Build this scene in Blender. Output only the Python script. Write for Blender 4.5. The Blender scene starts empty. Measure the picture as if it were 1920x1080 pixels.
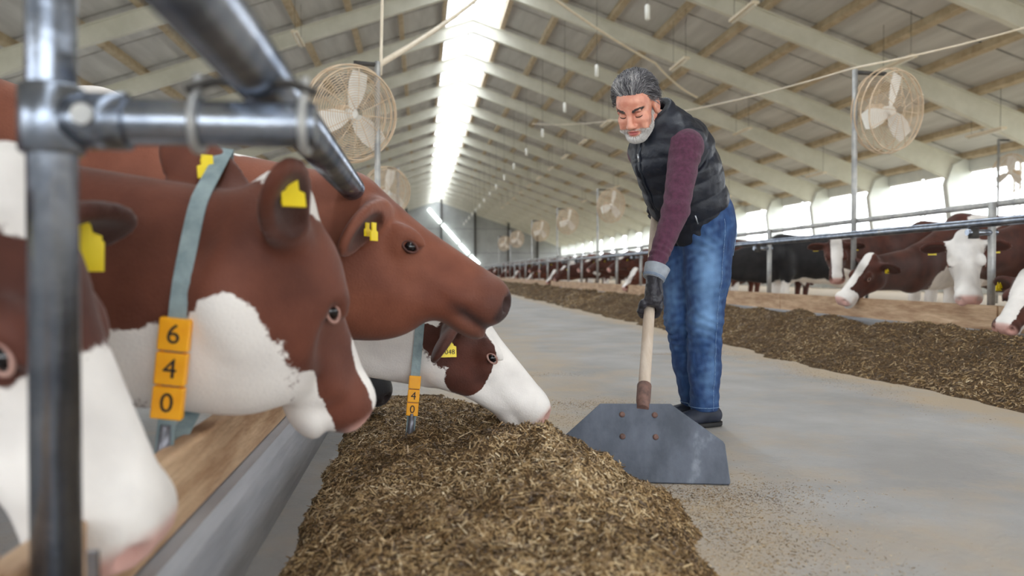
import bpy, bmesh, math, random
import numpy as np
from mathutils import Vector, Matrix

S = bpy.context.scene
COL = S.collection
R = math.radians

# ------------------------------------------------------------------ camera
cam_d = bpy.data.cameras.new('camera'); cam = bpy.data.objects.new('camera', cam_d); COL.objects.link(cam)
cam_d.sensor_width = 36.0; cam_d.lens = 36.0 * 1500 / 1920
cam.location = (0, 0, 0.72)
cam.rotation_euler = (math.pi/2 - math.atan(28/1500), 0, -math.atan(170/1500))
cam_d.dof.use_dof = True; cam_d.dof.focus_distance = 3.4; cam_d.dof.aperture_fstop = 2.2
cam_d.clip_start = 0.05; cam_d.clip_end = 600
S.camera = cam

# ------------------------------------------------------------------ sky and exposure
world = bpy.data.worlds.new('overcast_sky'); S.world = world; world.use_nodes = True
bg = world.node_tree.nodes['Background']
bg.inputs[0].default_value = (0.90, 0.95, 1.0, 1); bg.inputs[1].default_value = 2.6
S.view_settings.view_transform = 'Standard'; S.view_settings.look = 'None'
S.view_settings.exposure = 1.5; S.view_settings.gamma = 1.0
S.view_settings.use_curve_mapping = False
S.cycles.max_bounces = 10; S.cycles.diffuse_bounces = 6; S.cycles.transparent_max_bounces = 12

# barn dimensions
RX = 2.05; HALF = 17.5; SL = 0.345; ZR = 11.0; Y0 = -24.0; Y1 = 106.9; BAY = 5.0; SKY = 1.05
def zroof(x): return ZR - SL*abs(x - RX)

def portal(loc, rot, sx, sy):           # sampling guide for the daylight entering an opening
    d = bpy.data.lights.new('daylight_portal', 'AREA'); d.shape = 'RECTANGLE'; d.size = sx; d.size_y = sy
    d.cycles.is_portal = True
    o = bpy.data.objects.new('daylight_portal', d); o.location = loc; o.rotation_euler = rot; COL.objects.link(o)
portal((RX, (Y0+Y1)/2, ZR+0.12), (0, 0, 0), 2*SKY, Y1-Y0)
portal((RX+HALF+.3, (Y0+Y1)/2, 3.0), (0, R(90), 0), 3.0, Y1-Y0)
portal((RX-HALF-.3, (Y0+Y1)/2, 3.0), (0, R(-90), 0), 3.0, Y1-Y0)
portal((RX, Y0-.2, 4.0), (R(90), 0, 0), 2*HALF, 8)

# ------------------------------------------------------------------ helpers
def tag(o, label=None, cat=None, group=None, kind=None):
    if label: o['label'] = label
    if cat: o['category'] = cat
    if group: o['group'] = group
    if kind: o['kind'] = kind
    return o
def empty(name, loc=(0,0,0), rz=0, parent=None):
    o = bpy.data.objects.new(name, None); o.location = loc; o.rotation_euler = (0,0,rz); o.empty_display_size = .1
    COL.objects.link(o); o.parent = parent; return o
def link(name, me, m=None, parent=None, loc=None):
    o = bpy.data.objects.new(name, me); COL.objects.link(o)
    if m is not None and not me.materials: me.materials.append(m)
    o.parent = parent
    if loc is not None: o.location = loc
    return o
def copy_obj(o, parent=None, loc=None):
    c = o.copy(); COL.objects.link(c); c.parent = parent
    if loc is not None: c.location = loc
    return c
def np_mesh(name, V, Q, smooth=True):
    V = np.asarray(V, np.float32); Q = np.asarray(Q, np.int32); n = Q.shape[1]
    me = bpy.data.meshes.new(name)
    me.vertices.add(len(V)); me.vertices.foreach_set('co', V.ravel())
    me.loops.add(Q.size); me.loops.foreach_set('vertex_index', Q.ravel())
    me.polygons.add(len(Q)); me.polygons.foreach_set('loop_start', np.arange(0, Q.size, n, dtype=np.int32))
    me.polygons.foreach_set('use_smooth', np.full(len(Q), smooth, bool))
    me.update(calc_edges=True); me.validate()
    return me
def set_attr(me, name, vals):
    a = me.attributes.new(name, 'FLOAT', 'POINT'); a.data.foreach_set('value', np.asarray(vals, np.float32))
class MB:                                # collects simple shapes into one mesh
    def __init__(s): s.v = []; s.f = []; s.sm = []
    def add(s, V, F, smooth=False):
        k = len(s.v); s.v += [tuple(map(float, v)) for v in V]; s.f += [tuple(k+i for i in f) for f in F]; s.sm += [smooth]*len(F); return s
    def box(s, lo, hi, M=None):
        x0,y0,z0 = lo; x1,y1,z1 = hi
        V = [(x0,y0,z0),(x1,y0,z0),(x1,y1,z0),(x0,y1,z0),(x0,y0,z1),(x1,y0,z1),(x1,y1,z1),(x0,y1,z1)]
        if M is not None: V = [M @ Vector(v) for v in V]
        return s.add(V, [(3,2,1,0),(4,5,6,7),(0,1,5,4),(1,2,6,5),(2,3,7,6),(3,0,4,7)])
    def prism(s, poly, d, bevel=0):      # poly: 3D points of one face; d: extrusion vector
        n = len(poly); P = [Vector(p) for p in poly]; D = Vector(d)
        V = P + [p + D for p in P]
        F = [tuple(range(n))[::-1], tuple(range(n, 2*n))] + [(i, (i+1) % n, n+(i+1) % n, n+i) for i in range(n)]
        nrm = (P[1]-P[0]).cross(P[2]-P[0])
        if nrm.dot(D) < 0: F = [f[::-1] for f in F]
        return s.add(V, F)
    def tube(s, pts, r, n=14, cap=True, closed=False, smooth=True, flat=None):
        P = [Vector(p) for p in pts]; m = len(P); rs = r if hasattr(r, '__len__') else [r]*m
        V = []; up = None
        for i, p in enumerate(P):
            a = P[i-1] if (i > 0 or closed) else p; b = P[(i+1) % m] if (i < m-1 or closed) else p
            t = (b - a).normalized()
            if up is None:
                up = Vector((0,0,1)) if abs(t.z) < .9 else Vector((1,0,0))
            x = t.cross(up).normalized(); y = x.cross(t).normalized(); up = y
            for k in range(n):
                an = 2*math.pi*k/n; V.append(p + x*math.cos(an)*rs[i] + y*math.sin(an)*rs[i]*(flat or 1))
        F = []
        for i in range(m if closed else m-1):
            j = (i+1) % m
            for k in range(n):
                l = (k+1) % n; F.append((i*n+k, i*n+l, j*n+l, j*n+k))
        kk = len(s.v); s.add(V, F, smooth)
        if cap and not closed:
            s.f += [tuple(kk+k for k in range(n))[::-1], tuple(kk+(m-1)*n+k for k in range(n))]; s.sm += [False, False]
        return s
    def mesh(s, name):
        me = bpy.data.meshes.new(name); me.from_pydata(s.v, [], s.f); me.polygons.foreach_set('use_smooth', s.sm); me.update()
        bm = bmesh.new(); bm.from_mesh(me); bmesh.ops.recalc_face_normals(bm, faces=bm.faces); bm.to_mesh(me); bm.free()
        return me
    def build(s, name, m, parent=None, loc=None): return link(name, s.mesh(name), m, parent, loc)

# ------------------------------------------------------------------ materials
def lin(c): return tuple(((v/255)/12.92 if v/255 <= .04045 else ((v/255+.055)/1.055)**2.4) for v in c) + (1,)
def mat(name, c1, c2=None, scale=8.0, rough=.6, metal=0.0, bump=0.0, bscale=None, detail=5, c3=None, stretch=None, lo=.35, hi=.65, spec=.5, sheen=0):
    m = bpy.data.materials.new(name); m.use_nodes = True; nt = m.node_tree; b = nt.nodes['Principled BSDF']
    b.inputs['Roughness'].default_value = rough; b.inputs['Metallic'].default_value = metal
    b.inputs['Specular IOR Level'].default_value = spec
    if sheen: b.inputs['Sheen Weight'].default_value = sheen
    if c2 is None: b.inputs['Base Color'].default_value = lin(c1)
    if c2 is not None or bump:
        tc = nt.nodes.new('ShaderNodeTexCoord'); mp = nt.nodes.new('ShaderNodeMapping')
        nt.links.new(tc.outputs['Object'], mp.inputs[0])
        if stretch: mp.inputs['Scale'].default_value = stretch
        n = nt.nodes.new('ShaderNodeTexNoise'); n.inputs['Scale'].default_value = scale; n.inputs['Detail'].default_value = detail; n.inputs['Roughness'].default_value = .6
        nt.links.new(mp.outputs[0], n.inputs['Vector'])
        if c2 is not None:
            r = nt.nodes.new('ShaderNodeValToRGB'); e = r.color_ramp.elements
            e[0].position = lo; e[0].color = lin(c1); e[1].position = hi; e[1].color = lin(c2)
            if c3 is not None: k = r.color_ramp.elements.new(min(.97, hi+.12)); k.color = lin(c3)
            nt.links.new(n.outputs['Fac'], r.inputs[0]); nt.links.new(r.outputs[0], b.inputs['Base Color'])
        if bump:
            n2 = nt.nodes.new('ShaderNodeTexNoise'); n2.inputs['Scale'].default_value = bscale or scale*4; n2.inputs['Detail'].default_value = 4
            nt.links.new(mp.outputs[0], n2.inputs['Vector'])
            bp = nt.nodes.new('ShaderNodeBump'); bp.inputs['Strength'].default_value = bump; bp.inputs['Distance'].default_value = .02
            nt.links.new(n2.outputs['Fac'], bp.inputs['Height']); nt.links.new(bp.outputs[0], b.inputs['Normal'])
    return m
def emis(name, c, s):
    m = bpy.data.materials.new(name); m.use_nodes = True; b = m.node_tree.nodes['Principled BSDF']
    b.inputs['Base Color'].default_value = lin(c); b.inputs['Emission Color'].default_value = lin(c); b.inputs['Emission Strength'].default_value = s
    return m
M = dict(
 conc=mat('concrete_floor', (158,155,152), (180,178,176), 1.3, .75, bump=.25, bscale=40, c3=(192,190,188)),
 curb=mat('curb_concrete', (150,152,158), (182,184,190), 3.5, .7, bump=.15, stretch=(1,.3,3)),
 wood=mat('worn_plank', (166,130,98), (208,176,142), 5, .6, bump=.25, stretch=(3,.6,4), c3=(226,198,166)),
 galv=mat('galvanised_steel', (112,120,134), (164,170,180), 11, .27, .92, bump=.08, bscale=30, c3=(170,156,138)),
 galvd=mat('dull_steel', (150,150,150), (185,183,178), 9, .5, .5),
 frame=mat('painted_rafter', (206,204,192), (222,220,210), 1.2, .6),
 column=mat('painted_column', (205,208,206), (222,224,220), 1.2, .6),
 purlin=mat('dusty_purlin', (170,150,122), (196,180,154), 3, .7),
 panel=mat('roof_panel', (184,182,180), (204,202,200), .7, .75, stretch=(4,.4,1)),
 seam=mat('dark_joint', (62,58,54), (84,78,72), 3, .9),
 endw=mat('end_wall_sheet', (150,152,152), (168,170,170), .6, .7),
 dark=mat('dark_iron', (52,50,48), (74,70,66), 6, .7),
 cage=mat('dusty_cage', (196,170,140), (216,196,170), 9, .7),
 white=mat('white_paint', (228,226,220), (240,239,235), 5, .5),
 cream=mat('cream_lamp_housing', (220,205,182), (232,220,200), 5, .6),
 tube=mat('lamp_tube', (240,236,226), rough=.3),
)
def glass_mat():
    m = bpy.data.materials.new('translucent_sheet'); m.use_nodes = True; nt = m.node_tree
    for n in list(nt.nodes): nt.nodes.remove(n)
    o = nt.nodes.new('ShaderNodeOutputMaterial'); mx = nt.nodes.new('ShaderNodeMixShader'); t = nt.nodes.new('ShaderNodeBsdfTransparent'); d = nt.nodes.new('ShaderNodeBsdfTranslucent')
    t.inputs[0].default_value = (.97,.98,1,1); d.inputs[0].default_value = (.95,.95,.92,1); mx.inputs[0].default_value = .35
    nt.links.new(t.outputs[0], mx.inputs[1]); nt.links.new(d.outputs[0], mx.inputs[2]); nt.links.new(mx.outputs[0], o.inputs[0])
    return m
M['pane'] = glass_mat()

def dusty(m):                              # tan feed dust trodden into the concrete along both heaps
    nt = m.node_tree; b = nt.nodes['Principled BSDF']; L = nt.links.new; src = b.inputs['Base Color'].links[0].from_socket
    tc = nt.nodes.new('ShaderNodeTexCoord'); sp = nt.nodes.new('ShaderNodeSeparateXYZ'); L(tc.outputs['Object'], sp.inputs[0])
    cv = nt.nodes.new('ShaderNodeValToRGB'); mr = nt.nodes.new('ShaderNodeMapRange'); mr.inputs['From Min'].default_value = -1; mr.inputs['From Max'].default_value = 5; L(sp.outputs['X'], mr.inputs['Value'])
    e = cv.color_ramp.elements; e[0].position = .1; e[0].color = (.42,.42,.42,1); e[1].position = .95; e[1].color = (.8,.8,.8,1)
    for p, v in ((.14, .45), (.2, .66), (.28, .66), (.36, .50), (.48, .38), (.60, .42), (.66, .75)): k = e.new(p); k.color = (v,v,v,1)
    L(mr.outputs[0], cv.inputs[0])
    n = nt.nodes.new('ShaderNodeTexNoise'); n.inputs['Scale'].default_value = 2.3; n.inputs['Detail'].default_value = 8; n.inputs['Roughness'].default_value = .65; L(tc.outputs['Object'], n.inputs['Vector'])
    ad = nt.nodes.new('ShaderNodeMath'); ad.operation = 'ADD'; L(cv.outputs[0], ad.inputs[0]); L(n.outputs['Fac'], ad.inputs[1])
    m2 = nt.nodes.new('ShaderNodeMapRange'); m2.inputs['From Min'].default_value = .90; m2.inputs['From Max'].default_value = 1.25; L(ad.outputs[0], m2.inputs['Value'])
    mx = nt.nodes.new('ShaderNodeMix'); mx.data_type = 'RGBA'; L(m2.outputs[0], mx.inputs[0]); L(src, mx.inputs[6]); mx.inputs[7].default_value = lin((186,169,146)); L(mx.outputs[2], b.inputs['Base Color'])
dusty(M['conc'])
# ------------------------------------------------------------------ setting: floor and ground
XL, XR = RX-HALF, RX+HALF
fl = MB().box((XL, Y0, -.2), (XR, Y1, 0)).build('floor', M['conc']); tag(fl, 'pale dusty concrete floor of the feed alley', kind='structure')
gm = mat('outdoor_ground', (150,150,130), (176,172,150), .3, .9)
g = MB().box((-160, -120, -.5), (200, 260, -.21)).build('ground', gm); tag(g, 'pale open ground outside the barn', kind='structure')

# ------------------------------------------------------------------ setting: roof
ceil = empty('ceiling', (RX, 0, ZR)); tag(ceil, 'pitched barn roof of grey panels on pale steel rafters', kind='structure')
def on(o): o.location = Vector(o.location) - Vector((RX, 0, ZR)); return o
frames = [1.9 + BAY*k for k in range(-5, 22)]
nrm = Vector((SL, 0, 1)).normalized()
def slope_box(mb, s, xa, xb, ya, yb, z0, z1):     # a slab following the right (s=1) or left (s=-1) roof slope
    P = [(RX+s*xa, ya, ZR-SL*xa+z0), (RX+s*xb, ya, ZR-SL*xb+z0), (RX+s*xb, ya, ZR-SL*xb+z1), (RX+s*xa, ya, ZR-SL*xa+z1)]
    return mb.prism(P, (0, yb-ya, 0))
pl_me = {}; 
for s in (1, -1):
    b = slope_box(MB(), s, SKY, HALF+.8, Y0, Y1, .10, .16).build('roof_underlay', M['seam'], ceil); on(b)
    for ya, yb in zip(frames[:-1], frames[1:]):
        for h in (0, 1):
            y = ya + h*BAY/2
            if s not in pl_me: pl_me[s] = slope_box(MB(), s, SKY+.06, HALF+.7, .05, BAY/2-.05, 0, .09).mesh('roof_panel')
            on(link('roof_panel', pl_me[s], M['panel'], ceil, (0, y, 0)))
    for k in range(11):                            # purlins run the length of the barn
        xa = SKY + .02 + k*1.62
        on(slope_box(MB(), s, xa, xa+.17, Y0, Y1, -.2, -.003).build('purlin', M['purlin'], ceil))
    rm = None
    for y in frames:
        if rm is None:
            mb = MB()
            def taper(x): return .50 + (.42*max(0, (x-11)/6.5))
            for (za, zb, w) in ((-.245, -.2, .11), (None, None, .11), ('web', 0, .012)):
                if za == 'web':
                    P = [(RX, 0, ZR-.22), (RX+s*HALF, 0, ZR-SL*HALF-.22), (RX+s*HALF, 0, ZR-SL*HALF-.22-taper(17.5)), (RX+s*11, 0, ZR-SL*11-.72), (RX, 0, ZR-.72)]
                    mb.prism([(p[0], -.012, p[2]) for p in P], (0, .024, 0))
                elif za is None:
                    for (x0, x1) in ((0, 11), (11, HALF)):
                        P = [(RX+s*x0, -.1, ZR-SL*x0-.22-taper(x0)), (RX+s*x1, -.1, ZR-SL*x1-.22-taper(x1)), (RX+s*x1, -.1, ZR-SL*x1-.24-taper(x1)), (RX+s*x0, -.1, ZR-SL*x0-.24-taper(x0))]
                        mb.prism(P, (0, .2, 0))
                else: slope_box(mb, s, 0, HALF, -.1, .1, za, zb)
            rm = mb.mesh('rafter')
        on(link('rafter', rm, M['frame'], ceil, (0, y, 0)))
    bm_ = None
    for y in frames[3:16]:
        for k in (2, 4, 6, 8):                     # struts from rafter foot to purlin
            x = SKY + .08 + k*1.62; z = ZR - SL*x
            if (s, k) not in pl_me:
                pl_me[(s, k)] = MB().tube([(RX+s*x, .04, z-.68), (RX+s*x, .75, z-.14)], .022, 6).mesh('fly_brace')
            on(link('fly_brace', pl_me[(s, k)], M['dark'], ceil, (0, y, 0)))
# ridge skylight: translucent sheets, one per half bay and side, with glazing bars
sk = {}
for s in (1, -1):
    for ya in frames[:-1]:
        for h in (0, 1):
            if s not in sk: sk[s] = slope_box(MB(), s, .03, SKY+.05, .03, BAY/2-.03, .06, .075).mesh('skylight_pane')
            on(link('skylight_pane', sk[s], M['pane'], ceil, (0, ya+h*BAY/2, 0)))
on(MB().box((RX-.03, Y0, ZR-.02), (RX+.03, Y1, ZR+.1)).build('ridge_bar', M['white'], ceil))
for i, ya in enumerate(frames[:-1]):
    for h in (0, 1):
        if 'bar' not in sk:
            mb = MB()
            for s in (1, -1): slope_box(mb, s, 0, SKY, -.03, .03, 0, .06)
            sk['bar'] = mb.mesh('glazing_bar')
        on(link('glazing_bar', sk['bar'], M['white'], ceil, (0, ya+h*BAY/2, 0)))

# ------------------------------------------------------------------ setting: side walls with columns and windows
ZE = zroof(XR)
for s, nm in ((1, 'wall_right'), (-1, 'wall_left')):
    wx = RX + s*HALF
    w = empty(nm, (wx, 0, 0)); tag(w, 'long side wall of pale tapered columns and bright open windows', kind='structure')
    lo = MB().box((min(wx, wx+s*.15), Y0, 0), (max(wx, wx+s*.15), Y1, 1.55)).build('low_wall', M['column'], w); lo.location.x -= wx
    hd = MB().box((min(wx, wx+s*.15), Y0, 4.4), (max(wx, wx+s*.15), Y1, ZE+.1)).build('lintel', M['column'], w); hd.location.x -= wx
    cm = None
    for y in frames:
        if cm is None:
            P = [(wx+s*.12, -.14, 0), (wx-s*.30, -.14, 0), (wx-s*.85, -.14, ZE-1.05), (wx-s*.6, -.14, ZE-.35), (wx+s*.12, -.14, ZE)]
            cm = MB().prism(P, (0, .28, 0)).mesh('column')
        o = link('column', cm, M['column'], w, (-wx, y, 0))
    fm = None
    for ya in frames[:-1]:
        for h in range(2):
            if fm is None:
                fm = MB(); a, b_ = .2, BAY/2-.02
                for (y0, y1, z0, z1) in ((a, b_, 1.55, 1.62), (a, b_, 4.33, 4.4), (a, a+.05, 1.6, 4.35), (b_-.05, b_, 1.6, 4.35), (a, b_, 2.2, 2.24)):
                    fm.box((min(wx+s*.03, wx+s*.09), y0, z0), (max(wx+s*.03, wx+s*.09), y1, z1))
                fm = fm.mesh('window_frame')
            link('window_frame', fm, M['white'], w, (-wx, ya+h*BAY/2, 0))

# far end wall: sheets between dark posts
we = empty('wall_back', (RX, Y1, 0)); tag(we, 'grey sheet metal gable wall at the far end of the barn', kind='structure')
MB().prism([(-17.6, .1, 0), (17.6, .1, 0), (17.6, .1, ZR-SL*17.6+.1), (0, .1, ZR+.12), (-17.6, .1, ZR-SL*17.6+.1)], (0, .05, 0)).build('wall_backing', M['seam'], we)
xs = [-17.5, -13, -8.5, -4, .6, 5.1, 9.6, 13.5, 17.5]
for a, b_ in zip(xs[:-1], xs[1:]):
    for (z0, z1) in ((0, 3.4), (3.44, 6.6), (6.64, 12)):
        za = min(z1, ZR-SL*abs(a)+.1); zb = min(z1, ZR-SL*abs(b_)+.1)
        if za <= z0+.05 and zb <= z0+.05: continue
        za = max(za, z0); zb = max(zb, z0)
        P = [(a+.03, 0, z0), (b_-.03, 0, z0), (b_-.03, 0, zb), (a+.03, 0, za)]
        if a < 0 < b_ and z1 == 12: P = [(a+.03, 0, z0), (b_-.03, 0, z0), (b_-.03, 0, zb), (0, 0, ZR+.1), (a+.03, 0, za)]
        MB().prism(P, (0, .08, 0)).build('wall_sheet', M['endw'], we)
for x in xs[1:-1]:
    MB().box((x-.12, -.25, 0), (x+.12, .0, ZR-SL*abs(x)-.05)).build('wall_post', M['dark'], we)
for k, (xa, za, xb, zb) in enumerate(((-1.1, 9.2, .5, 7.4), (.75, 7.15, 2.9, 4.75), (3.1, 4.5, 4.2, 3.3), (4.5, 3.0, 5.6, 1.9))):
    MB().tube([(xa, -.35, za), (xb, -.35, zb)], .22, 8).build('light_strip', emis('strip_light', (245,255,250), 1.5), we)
# back gable behind the camera: unseen, left open for frontal sky light
wf = empty('wall_front', (RX, Y0, 0)); tag(wf, 'open gable end of the barn behind the viewer', kind='structure')
P = [(-17.5, 0, 8), (17.5, 0, 8), (17.5, 0, 8.1), (8.7, 0, 8.1), (0, 0, ZR+.1), (-8.7, 0, 8.1), (-17.5, 0, 8.1)]
MB().prism([(-8.6, 0, 8), (8.6, 0, 8), (0, 0, ZR)], (0, .1, 0)).build('gable_sheet', M['endw'], wf)

# ------------------------------------------------------------------ implicit-surface modeller (smooth unions, meshed with surface nets)
f32 = np.float32
def vec(*a): return np.array(a, f32)
def nz(v): v = np.asarray(v, float); return v/np.linalg.norm(v)
def smin(a, b, k):
    if k <= 0: return np.minimum(a, b)
    h = np.maximum(k - np.abs(a-b), 0)/k
    return np.minimum(a, b) - h*h*k*.25
def smax(a, b, k): return -smin(-a, -b, k)
class SD:
    def __init__(s): s.ops = []
    def cone(s, a, b, ra, rb, k=.03, side=None, sq=1.0, sub=False):
        # tapered capsule; side/sq widens (sq>1) or flattens (sq<1) the section along the vector side
        a = np.asarray(a, f32); b = np.asarray(b, f32); ab = b-a; L2 = float(ab@ab)+1e-9
        sd_ = None if side is None else np.asarray(nz(side), f32)
        def fn(P):
            q = P-a; t = np.clip((q@ab)/L2, 0, 1); d = q - t[:, None]*ab
            if sd_ is not None:
                c = d@sd_; d = d + (c*(1/sq-1))[:, None]*sd_
            return (np.sqrt((d*d).sum(1)) - (ra+(rb-ra)*t))*(1 if sq >= 1 or sd_ is None else sq**.5)
        m_ = max(ra, rb)*max(1, sq if sd_ is not None else 1); s.ops.append((fn, k, sub, np.minimum(a, b)-m_, np.maximum(a, b)+m_)); return s
    def ell(s, c, r, k=.03, A=None, sub=False):
        c = np.asarray(c, f32); r = np.asarray(r, f32); B = None if A is None else np.asarray(A, f32)   # rows of A: local axes
        def fn(P):
            q = P-c
            if B is not None: q = q@B.T
            e = q/r; k0 = np.sqrt((e*e).sum(1))+1e-9; e2 = e/r; k1 = np.sqrt((e2*e2).sum(1))+1e-9
            return k0*(k0-1)/k1
        m_ = float(r.max()); s.ops.append((fn, k, sub, c-m_, c+m_)); return s
    def chain(s, pts, rs, k=.03, **kw):
        for i in range(len(pts)-1): s.cone(pts[i], pts[i+1], rs[i], rs[i+1], k if i == 0 else k*.6, **kw)
        return s
    def fun(s, fn, k=0, sub=False): s.ops.append((fn, k, sub, None, None)); return s
    def __call__(s, P, band=None):
        P = np.asarray(P, f32); d = None
        if band is not None: lo, hi = P.min(0), P.max(0)
        for fn, k, sub, a, b in s.ops:
            if band is not None and a is not None and ((a-k-band > hi).any() or (b+k+band < lo).any()): continue
            v = fn(P)
            if sub and d is None: continue
            d = v if d is None else (smax(d, -v, k) if sub else smin(d, v, k))
        return d if d is not None else np.full(len(P), 1., f32)
def sd_mesh(f, lo, hi, h, name='body'):
    lo = np.asarray(lo, float); hi = np.asarray(hi, float); Bk = 8
    nb = np.ceil((hi-lo)/(h*Bk)).astype(int)+1; n = nb*Bk
    g = np.stack(np.meshgrid(*[np.arange(m) for m in nb], indexing='ij'), -1).reshape(-1, 3)
    cen = lo + (g*Bk + (Bk-1)/2)*h
    fc = f(cen)
    act = np.abs(fc) < Bk*h*.87*1.45
    D = np.empty(n, f32)
    Dv = D.reshape(nb[0], Bk, nb[1], Bk, nb[2], Bk)
    Dv[:] = np.where(fc.reshape(nb) > 0, f32(1), f32(-1))[:, None, :, None, :, None]
    off = np.stack(np.meshgrid(*[np.arange(Bk)]*3, indexing='ij'), -1).reshape(-1, 3)
    ga = g[act]
    for i in range(0, len(ga), 64):
        bb = ga[i:i+64]
        P = (lo + (bb[:, None, :]*Bk + off[None])*h).reshape(-1, 3)
        v = f(P, 3*h).reshape(len(bb), Bk, Bk, Bk)
        for q, w in zip(bb, v): Dv[q[0], :, q[1], :, q[2], :] = w
    S_ = D < 0
    cnt = np.zeros(np.array(n)-1, np.int8)
    for a in (0, 1):
        for b in (0, 1):
            for c in (0, 1): cnt += S_[a:n[0]-1+a, b:n[1]-1+b, c:n[2]-1+c]
    cells = np.argwhere((cnt > 0) & (cnt < 8))
    idx = np.full(np.array(n)-1, -1, np.int32); idx[tuple(cells.T)] = np.arange(len(cells))
    acc = np.zeros((len(cells), 3)); num = np.zeros(len(cells))
    cor = [(a, b, c) for a in (0, 1) for b in (0, 1) for c in (0, 1)]
    val = {c: D[cells[:, 0]+c[0], cells[:, 1]+c[1], cells[:, 2]+c[2]] for c in cor}
    for c in cor:
        for ax in range(3):
            if c[ax]: continue
            e = list(c); e[ax] = 1; a = val[c]; b = val[tuple(e)]
            m = (a < 0) != (b < 0); t = np.where(m, a/np.where(m, a-b, 1), 0)
            p = np.array(c, float)[None].repeat(len(cells), 0); p[:, ax] += t
            acc[m] += p[m]; num[m] += 1
    V = lo + (cells + acc/num[:, None])*h
    Q = []
    for ax in range(3):
        sl0 = [slice(None)]*3; sl1 = [slice(None)]*3; sl0[ax] = slice(0, -1); sl1[ax] = slice(1, None)
        a = S_[tuple(sl0)]; b = S_[tuple(sl1)]
        e = np.argwhere(a != b); o1, o2 = [(1, 2), (2, 0), (0, 1)][ax]
        ok = (e[:, o1] > 0) & (e[:, o2] > 0) & (e[:, o1] < n[o1]-1) & (e[:, o2] < n[o2]-1); e = e[ok]
        ins = a[tuple(e.T)]
        q = []
        for d1, d2 in ((-1, -1), (0, -1), (0, 0), (-1, 0)):
            c = e.copy(); c[:, o1] += d1; c[:, o2] += d2; q.append(idx[tuple(c.T)])
        q = np.stack(q, 1); q[~ins] = q[~ins][:, ::-1]; Q.append(q)
    return V, np.concatenate(Q)
def frame_of(p, u, v):                    # orthonormal head frame: u to the muzzle, v out of the forehead, w to the animal's left
    u = nz(u); v = np.asarray(v, float); v = nz(v - u*(v@u)); w = np.cross(v, u)
    return np.asarray(p, float), u, v, w
def vnoise(P, s, seed=0):                 # cheap smooth pseudo-noise for coat edges and cloth folds
    P = np.asarray(P, float)*s; r = np.random.RandomState(seed); o = np.zeros(len(P))
    for k in range(6):
        d = r.normal(size=3); ph = r.uniform(0, 6.28); d2 = r.normal(size=3); o += np.sin(P@d*1.7 + ph + 1.3*np.sin(P@d2*1.3+ph*2))
    return o/6*1.6

# ------------------------------------------------------------------ cows
def coat_mat(name, brown1, brown2, white=(238,232,226), nose=(216,166,154), black_nose=False):
    m = bpy.data.materials.new(name); m.use_nodes = True; nt = m.node_tree; b = nt.nodes['Principled BSDF']; L = nt.links.new
    def N(t, **kw):
        n = nt.nodes.new(t)
        for k, v in kw.items(): setattr(n, k, v)
        return n
    tc = N('ShaderNodeTexCoord'); at = N('ShaderNodeAttribute', attribute_name='coat'); am = N('ShaderNodeAttribute', attribute_name='nose')
    n1 = N('ShaderNodeTexNoise'); n1.inputs['Scale'].default_value = 26; n1.inputs['Detail'].default_value = 6; n1.inputs['Roughness'].default_value = .7
    L(tc.outputs['Object'], n1.inputs['Vector'])
    ad = N('ShaderNodeMath', operation='MULTIPLY_ADD'); L(n1.outputs['Fac'], ad.inputs[0]); ad.inputs[1].default_value = .6; L(at.outputs['Fac'], ad.inputs[2])
    mr = N('ShaderNodeMapRange'); mr.inputs['From Min'].default_value = .27; mr.inputs['From Max'].default_value = .33; L(ad.outputs[0], mr.inputs['Value'])
    n2 = N('ShaderNodeTexNoise'); n2.inputs['Scale'].default_value = 7; n2.inputs['Detail'].default_value = 4; L(tc.outputs['Object'], n2.inputs['Vector'])
    rp = N('ShaderNodeValToRGB'); rp.color_ramp.elements[0].position = .35; rp.color_ramp.elements[1].position = .7
    rp.color_ramp.elements[0].color = lin(brown1); rp.color_ramp.elements[1].color = lin(brown2); L(n2.outputs['Fac'], rp.inputs[0])
    rw = N('ShaderNodeValToRGB'); rw.color_ramp.elements[0].position = .3; rw.color_ramp.elements[1].position = .55
    rw.color_ramp.elements[0].color = lin(tuple(int(c*.93) for c in white)); rw.color_ramp.elements[1].color = lin(white); L(n2.outputs['Fac'], rw.inputs[0])
    mx = N('ShaderNodeMix', data_type='RGBA'); L(mr.outputs[0], mx.inputs[0]); L(rp.outputs[0], mx.inputs[6]); L(rw.outputs[0], mx.inputs[7])
    m2 = N('ShaderNodeMix', data_type='RGBA'); L(am.outputs['Fac'], m2.inputs[0]); L(mx.outputs[2], m2.inputs[6])
    m2.inputs[7].default_value = lin((46,36,36) if black_nose else nose)
    ai = N('ShaderNodeAttribute', attribute_name='inner_ear'); m3 = N('ShaderNodeMix', data_type='RGBA'); L(ai.outputs['Fac'], m3.inputs[0]); L(m2.outputs[2], m3.inputs[6]); m3.inputs[7].default_value = lin((58,34,28))
    L(m3.outputs[2], b.inputs['Base Color'])
    b.inputs['Roughness'].default_value = .62; b.inputs['Specular IOR Level'].default_value = .25; b.inputs['Sheen Weight'].default_value = .12
    n3 = N('ShaderNodeTexNoise'); n3.inputs['Scale'].default_value = 160; n3.inputs['Detail'].default_value = 3; L(tc.outputs['Object'], n3.inputs['Vector'])
    bp = N('ShaderNodeBump'); bp.inputs['Strength'].default_value = .22; bp.inputs['Distance'].default_value = .006; L(n3.outputs['Fac'], bp.inputs['Height']); L(bp.outputs[0], b.inputs['Normal'])
    return m
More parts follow.
